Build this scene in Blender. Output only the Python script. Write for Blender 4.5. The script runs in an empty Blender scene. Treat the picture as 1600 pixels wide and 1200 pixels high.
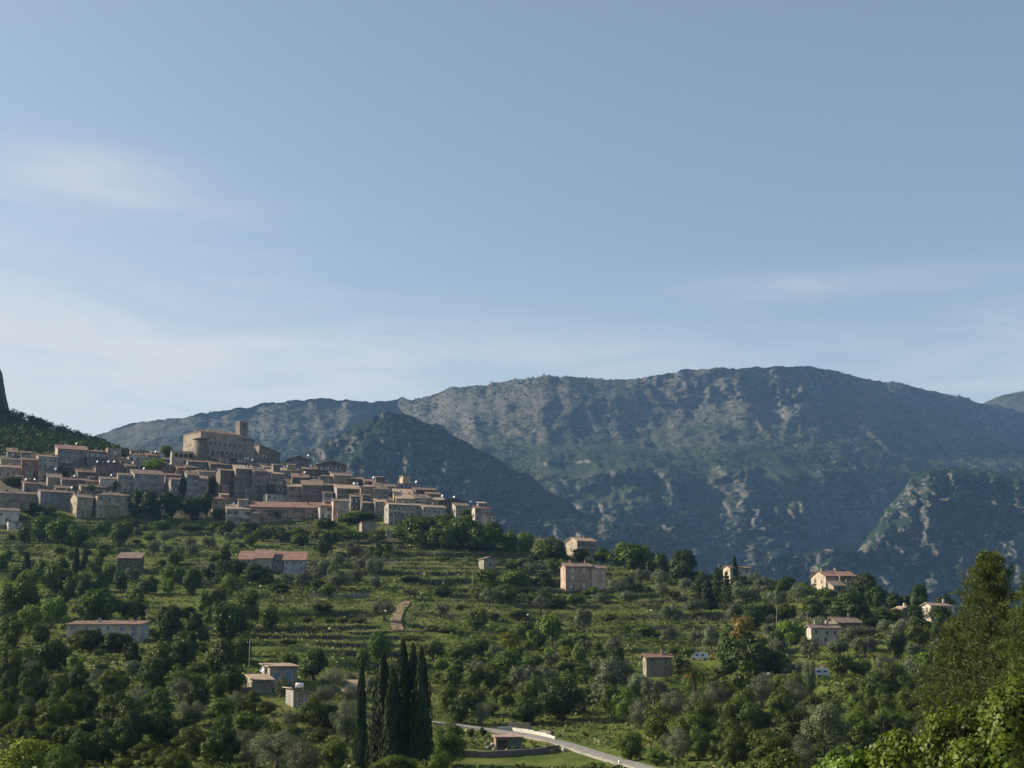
import bpy, math, random
import numpy as np
from mathutils import Vector, Matrix

random.seed(7)
RNG = np.random.default_rng(7)
scene = bpy.context.scene
COL = scene.collection
R = math.radians

# ------------------------------------------------------------------ camera
F_PX = 2198.0                       # focal length in pixels of the 1600 px wide photograph
PITCH = math.atan(400.0 / F_PX)     # eye level lies at row 1000 of 1200
cam_data = bpy.data.cameras.new('camera')
cam_data.sensor_width = 36.0
cam_data.lens = 36.0 * F_PX / 1600.0
cam_data.clip_start = 0.5
cam_data.clip_end = 30000.0
cam = bpy.data.objects.new('camera', cam_data)
COL.objects.link(cam)
cam.location = (0, 0, 0)
cam.rotation_euler = (math.pi / 2 + PITCH, 0, 0)
scene.camera = cam

# ------------------------------------------------------------------ sky, sun, exposure
SUN_EL = R(26.0)
SUN_AZ = R(77.0)                    # to the left of the view direction
SUN = Vector((-math.sin(SUN_AZ) * math.cos(SUN_EL), math.cos(SUN_AZ) * math.cos(SUN_EL), math.sin(SUN_EL)))
sun_data = bpy.data.lights.new('sun', 'SUN')
sun_data.energy = 5.0
sun_data.angle = R(0.53)
sun_data.color = (1.0, 0.86, 0.66)
sun = bpy.data.objects.new('sun', sun_data)
COL.objects.link(sun)
sun.location = (-300, 100, 400)
sun.rotation_euler = SUN.to_track_quat('Z', 'Y').to_euler()

scene.view_settings.view_transform = 'Standard'
scene.view_settings.look = 'None'
scene.view_settings.gamma = 1.0
scene.view_settings.exposure = 0.85
scene.view_settings.use_curve_mapping = False
scene.cycles.max_bounces = 5
scene.cycles.diffuse_bounces = 3
scene.cycles.volume_bounces = 1
scene.cycles.transparent_max_bounces = 4
scene.cycles.use_denoising = True

world = bpy.data.worlds.new('World')
scene.world = world
world.use_nodes = True


class NT:
    """small helper to write node trees"""
    def __init__(self, tree):
        self.t = tree
        tree.nodes.clear()

    def n(self, kind, **kw):
        nd = self.t.nodes.new(kind)
        for k, v in kw.items():
            setattr(nd, k, v)
        return nd

    def l(self, a, b):
        self.t.links.new(a, b)

    def val(self, sock, x):
        if isinstance(x, (int, float)):
            sock.default_value = x
        elif isinstance(x, (tuple, list)):
            sock.default_value = tuple(x) if len(sock.default_value) == len(x) else tuple(x) + (1.0,)
        else:
            self.l(x, sock)

    def math(self, op, a, b=0.0, c=None, clamp=False):
        nd = self.n('ShaderNodeMath', operation=op)
        nd.use_clamp = clamp
        self.val(nd.inputs[0], a)
        self.val(nd.inputs[1], b)
        if c is not None:
            self.val(nd.inputs[2], c)
        return nd.outputs[0]

    def ramp(self, x, lo, hi, a=0.0, b=1.0):
        nd = self.n('ShaderNodeMapRange', interpolation_type='SMOOTHSTEP')
        self.val(nd.inputs[0], x)
        nd.inputs[1].default_value = lo
        nd.inputs[2].default_value = hi
        nd.inputs[3].default_value = a
        nd.inputs[4].default_value = b
        return nd.outputs[0]

    def mix(self, fac, a, b):
        nd = self.n('ShaderNodeMix', data_type='RGBA')
        self.val(nd.inputs[0], fac)
        self.val(nd.inputs[6], a)
        self.val(nd.inputs[7], b)
        return nd.outputs[2]

    def noise(self, vec, scale, detail=3.0, rough=0.55, dist=0.0, dim='3D'):
        nd = self.n('ShaderNodeTexNoise', noise_dimensions=dim)
        if vec is not None:
            self.l(vec, nd.inputs['Vector'])
        nd.inputs['Scale'].default_value = scale
        nd.inputs['Detail'].default_value = detail
        nd.inputs['Roughness'].default_value = rough
        nd.inputs['Distortion'].default_value = dist
        return nd.outputs['Fac']


def build_world():
    w = NT(world.node_tree)
    out = w.n('ShaderNodeOutputWorld')
    bg = w.n('ShaderNodeBackground')
    bg.inputs['Strength'].default_value = 0.081
    sky = w.n('ShaderNodeTexSky', sky_type='NISHITA')
    sky.sun_disc = False
    sky.sun_elevation = SUN_EL
    sky.sun_rotation = -SUN_AZ
    sky.altitude = 300.0
    sky.air_density = 1.0
    sky.dust_density = 2.2
    sky.ozone_density = 1.35
    tc = w.n('ShaderNodeTexCoord')
    sp = w.n('ShaderNodeSeparateXYZ')
    w.l(tc.outputs['Generated'], sp.inputs[0])
    az = w.math('ARCTAN2', sp.outputs[0], sp.outputs[1])
    el = w.math('ARCSINE', sp.outputs[2])
    # thin cirrus: long streaks that lie nearly level and lean a little
    lean = w.math('ADD', el, w.math('MULTIPLY', az, 0.035))
    cv = w.n('ShaderNodeCombineXYZ')
    w.l(w.math('MULTIPLY', az, 4.5), cv.inputs[0])
    w.l(w.math('MULTIPLY', lean, 24.0), cv.inputs[1])
    streak = w.noise(cv.outputs[0], 1.3, 7.0, 0.60, 1.1)
    cv2 = w.n('ShaderNodeCombineXYZ')
    w.l(w.math('MULTIPLY', az, 2.0), cv2.inputs[0])
    w.l(w.math('MULTIPLY', el, 7.0), cv2.inputs[1])
    big = w.noise(cv2.outputs[0], 1.7, 3.0, 0.5, 0.3)

    def blob(a0, e0, ra, re):
        x = w.math('DIVIDE', w.math('SUBTRACT', az, a0), ra)
        y = w.math('DIVIDE', w.math('SUBTRACT', el, e0), re)
        d = w.math('ADD', w.math('MULTIPLY', x, x), w.math('MULTIPLY', y, y))
        return w.math('POWER', 2.718, w.math('MULTIPLY', d, -1.0))

    low = w.math('MULTIPLY', w.ramp(el, 0.28, 0.12), w.ramp(big, 0.28, 0.62))      # the veil above the horizon
    cover = w.math('MULTIPLY', low, 0.36)
    for a0, e0, ra, re, k in ((-0.38, 0.150, 0.26, 0.10, 1.35), (-0.315, 0.315, 0.060, 0.018, 0.85), (-0.25, 0.295, 0.09, 0.009, 0.25),
                              (0.24, 0.244, 0.10, 0.010, 0.50), (0.05, 0.195, 0.13, 0.022, 0.40), (0.34, 0.180, 0.14, 0.04, 0.45), (-0.10, 0.195, 0.16, 0.022, 0.30)):
        cover = w.math('ADD', cover, w.math('MULTIPLY', blob(a0, e0, ra, re), k))
    wisp = w.ramp(streak, 0.24, 0.74)
    fac = w.math('MULTIPLY', cover, w.math('ADD', w.math('MULTIPLY', wisp, 0.68), 0.32), clamp=True)
    fac = w.math('MINIMUM', w.math('ADD', w.math('MULTIPLY', fac, 0.86), 0.10), 0.88)   # a thin veil everywhere
    tint = w.n('ShaderNodeMix', data_type='RGBA', blend_type='MULTIPLY')      # the air of that afternoon, a little greener than the model's
    tint.inputs[0].default_value = 1.0
    w.l(sky.outputs[0], tint.inputs[6])
    tint.inputs[7].default_value = (0.98, 1.01, 0.975, 1)
    col = w.mix(fac, tint.outputs[2], (5.25, 5.2, 5.2))
    w.l(col, bg.inputs['Color'])
    w.l(bg.outputs[0], out.inputs['Surface'])


build_world()


# ------------------------------------------------------------------ pixels to places
def uv(px, py):
    """slopes x/y and z/y of the ray through a photograph pixel"""
    a = (px - 800.0) / F_PX
    b = (600.0 - py) / F_PX
    yy = math.cos(PITCH) - b * math.sin(PITCH)
    zz = math.sin(PITCH) + b * math.cos(PITCH)
    return a / yy, zz / yy


def at(px, py, d):
    u, v = uv(px, py)
    return Vector((u * d, d, v * d))


def to_px(p):
    x, y, z = p
    c, s = math.cos(PITCH), math.sin(PITCH)
    f = y * c + z * s
    up = -y * s + z * c
    return 800 + F_PX * x / f, 600 - F_PX * up / f


# ------------------------------------------------------------------ noise
def _hash(ix, iy, seed):
    h = (ix.astype(np.int64) * 374761393 + iy.astype(np.int64) * 668265263 + seed * 1274126177) & 0xffffffff
    h = ((h ^ (h >> 13)) * 1274126177) & 0xffffffff
    h = h ^ (h >> 16)
    return (h & 0xffff) / 65535.0


def vnoise(x, y, seed=0):
    x = np.asarray(x, float); y = np.asarray(y, float)
    ix = np.floor(x); iy = np.floor(y)
    fx = x - ix; fy = y - iy
    fx = fx * fx * fx * (fx * (fx * 6 - 15) + 10); fy = fy * fy * fy * (fy * (fy * 6 - 15) + 10)
    a = _hash(ix, iy, seed); b = _hash(ix + 1, iy, seed)
    c = _hash(ix, iy + 1, seed); d = _hash(ix + 1, iy + 1, seed)
    return (a + (b - a) * fx) * (1 - fy) + (c + (d - c) * fx) * fy


def fbm(x, y, octaves=4, seed=0, gain=0.5):
    s = 0; a = 1; t = 0
    for i in range(octaves):
        s = s + a * (vnoise(x, y, seed + i * 17) * 2 - 1)
        t += a; a *= gain
        x = x * 2.03 + 11.7; y = y * 2.03 - 5.3
    return s / t


def ridged(x, y, octaves=4, seed=0, gain=0.55):
    s = 0; a = 1; t = 0
    for i in range(octaves):
        s = s + a * (1 - np.abs(vnoise(x, y, seed + i * 31) * 2 - 1) * 1.6)
        t += a; a *= gain
        x = x * 2.07 + 3.1; y = y * 2.07 + 9.2
    return s / t


def sstep(a, b, x):
    t = np.clip((x - a) / (b - a), 0, 1)
    return t * t * (3 - 2 * t)


# ------------------------------------------------------------------ terrain
GROUND_COLUMNS = {      # photograph column: (row, distance) from near to far
    -700: [(1200, 190), (1100, 255), (1000, 355), (920, 470), (860, 565), (820, 645), (770, 700), (730, 745), (700, 800), (640, 930), (620, 1000)],
    -200: [(1200, 190), (1100, 255), (1000, 355), (920, 470), (860, 565), (820, 645), (765, 700), (722, 745), (695, 800), (625, 930), (618, 960)],
    0: [(1200, 190), (1100, 255), (1000, 355), (920, 470), (860, 565), (822, 645), (765, 700), (718, 745), (700, 800), (648, 930), (646, 950)],
    60: [(1200, 190), (1100, 255), (1000, 355), (920, 470), (860, 565), (822, 645), (765, 700), (718, 745), (704, 800), (668, 930), (667, 945)],
    120: [(1200, 190), (1100, 255), (1000, 355), (920, 470), (860, 565), (824, 645), (765, 700), (716, 745), (706, 800), (686, 925), (686, 940)],
    190: [(1200, 190), (1100, 255), (1000, 355), (920, 470), (860, 570), (824, 650), (765, 702), (718, 745), (712, 800), (706, 900), (712, 930)],
    250: [(1200, 190), (1100, 255), (1000, 355), (920, 470), (860, 570), (824, 655), (765, 705), (718, 745), (714, 775)],
    330: [(1200, 190), (1100, 250), (1000, 350), (920, 470), (860, 570), (824, 660), (805, 675), (765, 706), (718, 742), (714, 775)],
    430: [(1200, 192), (1100, 250), (1000, 350), (920, 470), (860, 570), (824, 655), (805, 675), (765, 708), (725, 745), (722, 770)],
    530: [(1200, 195), (1100, 255), (1000, 360), (920, 475), (860, 575), (822, 645), (795, 675), (760, 708), (735, 735), (734, 750)],
    620: [(1200, 200), (1130, 250), (1050, 330), (980, 400), (910, 485), (850, 585), (818, 635), (795, 662), (770, 690), (764, 705)],
    700: [(1200, 205), (1140, 250), (1060, 320), (980, 405), (910, 490), (855, 580), (822, 630), (800, 655), (790, 675)],
    780: [(1200, 205), (1145, 250), (1070, 315), (985, 405), (920, 485), (865, 570), (838, 612), (832, 630)],
    900: [(1200, 205), (1150, 245), (1080, 305), (990, 405), (930, 485), (885, 545), (866, 575), (864, 590)],
    1000: [(1200, 198), (1150, 240), (1070, 318), (995, 402), (935, 475), (895, 530), (884, 550), (884, 560)],
    1100: [(1200, 192), (1140, 240), (1060, 330), (995, 405), (940, 465), (905, 505), (900, 520)],
    1200: [(1200, 188), (1130, 238), (1055, 320), (990, 395), (940, 450), (914, 480), (910, 495)],
    1300: [(1200, 184), (1120, 236), (1045, 315), (985, 385), (940, 430), (924, 450), (922, 465)],
    1400: [(1200, 180), (1110, 240), (1040, 315), (985, 380), (952, 420), (944, 440)],
    1500: [(1200, 176), (1105, 240), (1035, 315), (985, 380), (964, 410), (960, 425)],
    1700: [(1200, 170), (1100, 240), (1035, 315), (990, 380), (975, 405), (972, 415)],
    2200: [(1200, 170), (1100, 240), (1040, 315), (1000, 380), (990, 405), (988, 415)],
}
D_TAB = np.concatenate([np.arange(0, 1000, 4.0), np.arange(1000, 2000, 40.0), np.array([2600, 4000, 12000.0])])


def build_table():
    us, rows = [], []
    for px in sorted(GROUND_COLUMNS):
        kn = GROUND_COLUMNS[px]
        us.append(uv(px, 900)[0])
        d = [0, 20, 60, 110, 150]
        z = [-1.7, -3.0, -7.2, -11.6, -14.4]
        for py, dd in kn:
            d.append(dd); z.append(uv(px, py)[1] * dd)
        dl, zl = d[-1], z[-1]
        d += [dl + 40, dl + 150, dl + 330]; z += [zl - 12, zl - 62, min(zl - 120, -60)]
        d += [1600, 2000, 12000]; z += [-130, -150, -150]
        rows.append(np.interp(D_TAB, d, z))
    us = np.array(us); rows = np.array(rows)
    ug = np.linspace(-0.66, 0.66, 200)
    g = np.array([np.interp(ug, us, rows[:, j]) for j in range(len(D_TAB))]).T
    m = D_TAB < 1000
    k = np.array([1, 2, 3, 2, 1.0]); k /= k.sum()
    for _ in range(2):
        p = np.pad(g[:, m], ((0, 0), (2, 2)), mode='edge')
        g[:, m] = sum(k[i] * p[:, i:i + m.sum()] for i in range(5))
        p = np.pad(g, ((2, 2), (0, 0)), mode='edge')
        g = sum(k[i] * p[i:i + 200] for i in range(5))
    return ug, g


UG, ZG = build_table()


def base_z(X, Y):
    X = np.asarray(X, float); Y = np.asarray(Y, float)
    u = np.clip(X / np.maximum(Y, 60.0), UG[0], UG[-1])
    fu = (u - UG[0]) / (UG[1] - UG[0])
    iu = np.clip(fu.astype(int), 0, len(UG) - 2); fu = fu - iu
    y = np.clip(Y, 0, D_TAB[-1] - 1)
    iy = np.clip(np.searchsorted(D_TAB, y, side='right') - 1, 0, len(D_TAB) - 2)
    fy = (y - D_TAB[iy]) / (D_TAB[iy + 1] - D_TAB[iy])
    return ((ZG[iu, iy] * (1 - fu) + ZG[iu + 1, iy] * fu) * (1 - fy)
            + (ZG[iu, iy + 1] * (1 - fu) + ZG[iu + 1, iy + 1] * fu) * fy)


STEP = 2.7
LEVELLED = []


def ground(X, Y):
    X = np.asarray(X, float); Y = np.asarray(Y, float)
    z0 = base_z(X, Y)
    wv = z0 + 1.5 * fbm(X / 75, Y / 75, 3, 5) + 0.25 * fbm(X / 9, Y / 9, 2, 8)
    q = wv / STEP + 0.35 * np.sin(wv * 0.45)            # broad and narrow terraces in turn
    step = 1.0 / (1.0 / STEP + 0.1575 * np.cos(wv * 0.45))
    k = np.floor(q); fr = q - k
    t = k + 0.22 * fr + 0.78 * sstep(0.80, 1.0, fr)
    m = sstep(268, 300, Y) * (1 - sstep(648, 668, Y))
    for line in LEVELLED:           # roads and paths are cut smooth into the slope
        for x0, y0 in line:
            m = m * sstep(2.5, 6.0, np.hypot(X - x0, Y - y0))
    m = m * (0.50 + 0.50 * sstep(-0.25, 0.15, fbm(X / 55 + 3, Y / 40 + 9, 2, 21)))
    z = z0 + np.minimum(step, 4.2) * (t - q) * m * (0.72 + 0.28 * sstep(-.3, .2, fbm(X / 18, Y / 18, 2, 33)))
    rough = sstep(150, 260, Y) * (1 - sstep(1000, 1500, Y))
    return z + rough * (0.28 * fbm(X / 6, Y / 6, 3, 3)) + 0.05 * fbm(X / 1.7, Y / 1.7, 2, 4)


def ground1(x, y):
    return float(ground(np.array([x]), np.array([y]))[0])


_DM = np.arange(150, 900, 1.5)


def hit(px, py, dmin=150.0):
    """where the ray through a photograph pixel meets the hillside"""
    u, v = uv(px, py)
    d = _DM[_DM >= dmin]
    s = base_z(u * d, d) / d
    w = np.nonzero(s >= v)[0]
    dd = float(d[w[0]]) if len(w) else float(d[np.argmax(s)])
    return Vector((u * dd, dd, ground1(u * dd, dd)))


def level_line(pxs):
    pts = [hit(x, y, 120) for x, y in pxs]
    out = []
    for p, q in zip(pts, pts[1:]):
        n = max(1, int((q - p).length / 2.5))
        out += [(p.x + (q.x - p.x) * k / n, p.y + (q.y - p.y) * k / n) for k in range(n + 1)]
    return out


ROAD_PX = [(560, 1118), (640, 1126), (690, 1133), (740, 1140), (790, 1145), (830, 1150), (865, 1159), (902, 1171), (952, 1187), (1002, 1200), (1060, 1216)]
PATH_PX = [(622, 986), (619, 978), (617, 970), (621, 960), (628, 950), (634, 941)]
TRACK_PX = [(545, 990), (600, 987), (640, 986), (700, 988), (760, 990), (800, 991)]
LEVELLED += [level_line(PATH_PX), level_line(TRACK_PX)]


# ------------------------------------------------------------------ materials
MATS = {}


def new_mat(name):
    m = bpy.data.materials.new(name)
    m.use_nodes = True
    t = NT(m.node_tree)
    out = t.n('ShaderNodeOutputMaterial')
    return m, t, out


def principled(t, out, color, rough=0.85, bump=None, bstr=0.3, bdist=0.1, spec=0.25):
    b = t.n('ShaderNodeBsdfPrincipled')
    t.val(b.inputs['Base Color'], color)
    t.val(b.inputs['Roughness'], rough)
    b.inputs['Specular IOR Level'].default_value = spec
    if bump is not None:
        bp = t.n('ShaderNodeBump')
        bp.inputs['Strength'].default_value = bstr
        bp.inputs['Distance'].default_value = bdist
        t.l(bump, bp.inputs['Height'])
        t.l(bp.outputs[0], b.inputs['Normal'])
    t.l(b.outputs[0], out.inputs['Surface'])
    return b


def coords(t, scale=(1, 1, 1), kind='Object'):
    tc = t.n('ShaderNodeTexCoord')
    mp = t.n('ShaderNodeMapping')
    mp.inputs['Scale'].default_value = scale
    t.l(tc.outputs[kind], mp.inputs[0])
    return mp.outputs[0]


def position(t):
    return t.n('ShaderNodeNewGeometry').outputs['Position']


def plain(name, color, rough=0.8, spec=0.25, vary=0.25, scale=1.5):
    m, t, out = new_mat(name)
    nz = t.noise(coords(t), scale, 4.0, 0.6)
    dark = tuple(c * (1 - vary) for c in color)
    light = tuple(min(1, c * (1 + vary * 0.6)) for c in color)
    principled(t, out, t.mix(t.ramp(nz, 0.3, 0.7), dark, light), rough, nz, 0.2, 0.03, spec)
    return m


def wall_mat(name, color, stone=0.0):
    """old lime plaster or rubble stone: blotches, streaks of damp, patches where the render has gone"""
    m, t, out = new_mat(name)
    oi = t.n('ShaderNodeObjectInfo')
    v = coords(t)
    add = t.n('ShaderNodeVectorMath', operation='ADD')
    t.l(v, add.inputs[0])
    rv = t.n('ShaderNodeCombineXYZ')
    t.l(t.math('MULTIPLY', oi.outputs['Random'], 91.0), rv.inputs[0])
    t.l(t.math('MULTIPLY', oi.outputs['Random'], 37.0), rv.inputs[2])
    t.l(rv.outputs[0], add.inputs[1])
    v = add.outputs[0]
    blot = t.noise(v, 0.35, 4.0, 0.6)
    mp = t.n('ShaderNodeMapping')
    mp.inputs['Scale'].default_value = (1.6, 1.6, 0.16)
    t.l(v, mp.inputs[0])
    streak = t.noise(mp.outputs[0], 1.0, 4.0, 0.6)
    fine = t.noise(v, 3.2, 4.0, 0.65)
    base = t.mix(t.ramp(blot, 0.35, 0.68), tuple(c * 0.70 for c in color), tuple(min(.9, c * 1.12) for c in color))
    base = t.mix(t.math('MULTIPLY', t.ramp(streak, 0.50, 0.78), 0.55), base, tuple(c * 0.45 for c in color))
    base = t.mix(t.math('MULTIPLY', t.ramp(fine, 0.45, 0.75), 0.30 + 0.35 * stone), base, (0.13, 0.115, 0.095))
    br = t.math('ADD', t.math('MULTIPLY', oi.outputs['Random'], 0.60), 0.72)
    hsv = t.n('ShaderNodeHueSaturation')
    t.l(br, hsv.inputs['Value'])
    t.l(base, hsv.inputs['Color'])
    vor = t.n('ShaderNodeTexVoronoi')
    vor.inputs['Scale'].default_value = 2.2
    t.l(v, vor.inputs['Vector'])
    principled(t, out, hsv.outputs[0], 0.92, vor.outputs['Distance'] if stone > 0.3 else fine, 0.35, 0.06, 0.15)
    return m


def roof_mat(name, a, b):
    m, t, out = new_mat(name)
    v = coords(t)
    patch = t.noise(v, 0.5, 4.0, 0.6)
    fine = t.noise(v, 4.0, 3.0, 0.7)
    col = t.mix(t.ramp(patch, 0.32, 0.68), a, b)
    col = t.mix(t.math('MULTIPLY', t.ramp(fine, 0.5, 0.75), 0.5), col, (0.12, 0.09, 0.07))
    wv = t.n('ShaderNodeTexWave', wave_type='BANDS', bands_direction='X')
    wv.inputs['Scale'].default_value = 4.5
    wv.inputs['Distortion'].default_value = 0.6
    t.l(v, wv.inputs['Vector'])
    principled(t, out, col, 0.85, wv.outputs['Fac'], 0.6, 0.08, 0.2)
    return m


def leaf_mat(name, dark, light, trans=0.25, hue=0.03, val=0.55):
    m, t, out = new_mat(name)
    oi = t.n('ShaderNodeObjectInfo')
    pos = position(t)
    nz = t.noise(pos, 0.9, 3.0, 0.6)
    col = t.mix(t.ramp(nz, 0.3, 0.7), dark, light)
    hsv = t.n('ShaderNodeHueSaturation')
    t.l(t.math('ADD', t.math('MULTIPLY', oi.outputs['Random'], hue), 0.5 - hue / 2), hsv.inputs['Hue'])
    t.l(t.math('ADD', t.math('MULTIPLY', oi.outputs['Random'], val), 1 - val / 2), hsv.inputs['Value'])
    t.l(col, hsv.inputs['Color'])
    d = t.n('ShaderNodeBsdfDiffuse')
    t.l(hsv.outputs[0], d.inputs['Color'])
    tr = t.n('ShaderNodeBsdfTranslucent')
    t.l(hsv.outputs[0], tr.inputs['Color'])
    g = t.n('ShaderNodeBsdfGlossy')
    g.inputs['Roughness'].default_value = 0.5
    g.inputs['Color'].default_value = (0.6, 0.65, 0.6, 1)
    mx = t.n('ShaderNodeMixShader')
    mx.inputs[0].default_value = trans
    t.l(d.outputs[0], mx.inputs[1]); t.l(tr.outputs[0], mx.inputs[2])
    mg = t.n('ShaderNodeMixShader')
    mg.inputs[0].default_value = 0.025
    t.l(mx.outputs[0], mg.inputs[1]); t.l(g.outputs[0], mg.inputs[2])
    t.l(mg.outputs[0], out.inputs['Surface'])
    return m


def ground_mat():
    m, t, out = new_mat('meadow_ground')
    geo = t.n('ShaderNodeNewGeometry')
    pos = geo.outputs['Position']
    sep = t.n('ShaderNodeSeparateXYZ'); t.l(pos, sep.inputs[0])
    nrm = t.n('ShaderNodeSeparateXYZ'); t.l(geo.outputs['True Normal'], nrm.inputs[0])
    big = t.noise(pos, 0.022, 4.0, 0.55)
    mid = t.noise(pos, 0.11, 5.0, 0.65)
    fine = t.noise(pos, 0.9, 5.0, 0.7)
    green = t.mix(t.ramp(mid, 0.35, 0.65), (0.054, 0.084, 0.012), (0.110, 0.138, 0.026))
    straw = t.mix(t.ramp(fine, 0.35, 0.7), (0.11, 0.10, 0.036), (0.20, 0.17, 0.075))
    col = t.mix(t.math('MULTIPLY', t.ramp(t.math('ADD', t.math('MULTIPLY', big, 0.6), t.math('MULTIPLY', mid, 0.4)), 0.48, 0.63), 0.62), green, straw)
    col = t.mix(t.math('MULTIPLY', t.ramp(fine, 0.50, 0.78), 0.60), col, (0.035, 0.045, 0.013))
    # dry-stone terrace fronts, half overgrown, their colour darkened to deepen the shaded bands
    wallc = t.mix(t.ramp(fine, 0.40, 0.62), (0.022, 0.030, 0.010), (0.10, 0.088, 0.066))
    col = t.mix(t.ramp(nrm.outputs[2], 0.88, 0.74), col, wallc)
    # bare earth and paving among the village houses
    vil = t.math('MULTIPLY', t.ramp(sep.outputs[1], 662, 675), t.ramp(sep.outputs[1], 775, 765))
    col = t.mix(t.math('MULTIPLY', vil, t.ramp(mid, 0.25, 0.5)), col, (0.13, 0.115, 0.09))
    hi = t.math('ADD', fine, t.math('MULTIPLY', mid, 2.0))
    principled(t, out, col, 0.95, hi, 0.55, 0.5, 0.1)
    return m


def mountain_mat(name, rock=(0.15, 0.14, 0.13), green=(0.017, 0.029, 0.014), grass=(0.048, 0.056, 0.030), cover=0.5, bare=0.64):
    m, t, out = new_mat(name)
    geo = t.n('ShaderNodeNewGeometry')
    pos = geo.outputs['Position']
    nrm = t.n('ShaderNodeSeparateXYZ'); t.l(geo.outputs['Normal'], nrm.inputs[0])
    sep = t.n('ShaderNodeSeparateXYZ'); t.l(pos, sep.inputs[0])
    big = t.noise(pos, 0.0035, 4.0, 0.6)
    mid = t.noise(pos, 0.018, 5.0, 0.65)
    fine = t.noise(pos, 0.07, 5.0, 0.7)
    mp = t.n('ShaderNodeMapping'); mp.inputs['Scale'].default_value = (1, 1, 0.22)
    t.l(pos, mp.inputs[0])
    seam = t.noise(mp.outputs[0], 0.05, 5.0, 0.7)
    shrub = t.ramp(t.math('ADD', t.math('MULTIPLY', fine, 0.55), t.math('MULTIPLY', big, 0.45)), cover - 0.06, cover + 0.07)
    dry = t.mix(t.math('MULTIPLY', t.ramp(sep.outputs[2], 430, 640), t.ramp(big, 0.30, 0.55)), grass, (0.128, 0.118, 0.100))     # bare limestone pasture high up
    veg = t.mix(t.math('MULTIPLY', shrub, t.ramp(sep.outputs[2], 720, 480, 0.55, 1.0)), dry, green)
    veg = t.mix(t.math('MULTIPLY', t.ramp(mid, 0.45, 0.7), 0.5), veg, tuple(c * 0.6 for c in green))
    rk = t.mix(t.ramp(seam, 0.33, 0.66), tuple(c * 0.45 for c in rock), rock)
    rk = t.mix(t.math('MULTIPLY', t.ramp(fine, 0.48, 0.62), 0.75), rk, green)
    slope = t.math('ADD', nrm.outputs[2], t.math('MULTIPLY', t.math('SUBTRACT', mid, 0.5), 0.55))
    col = t.mix(t.ramp(slope, bare, bare - 0.22), veg, rk)
    principled(t, out, col, 0.95, t.math('ADD', fine, mid), 0.9, 9.0, 0.05)
    return m


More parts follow.
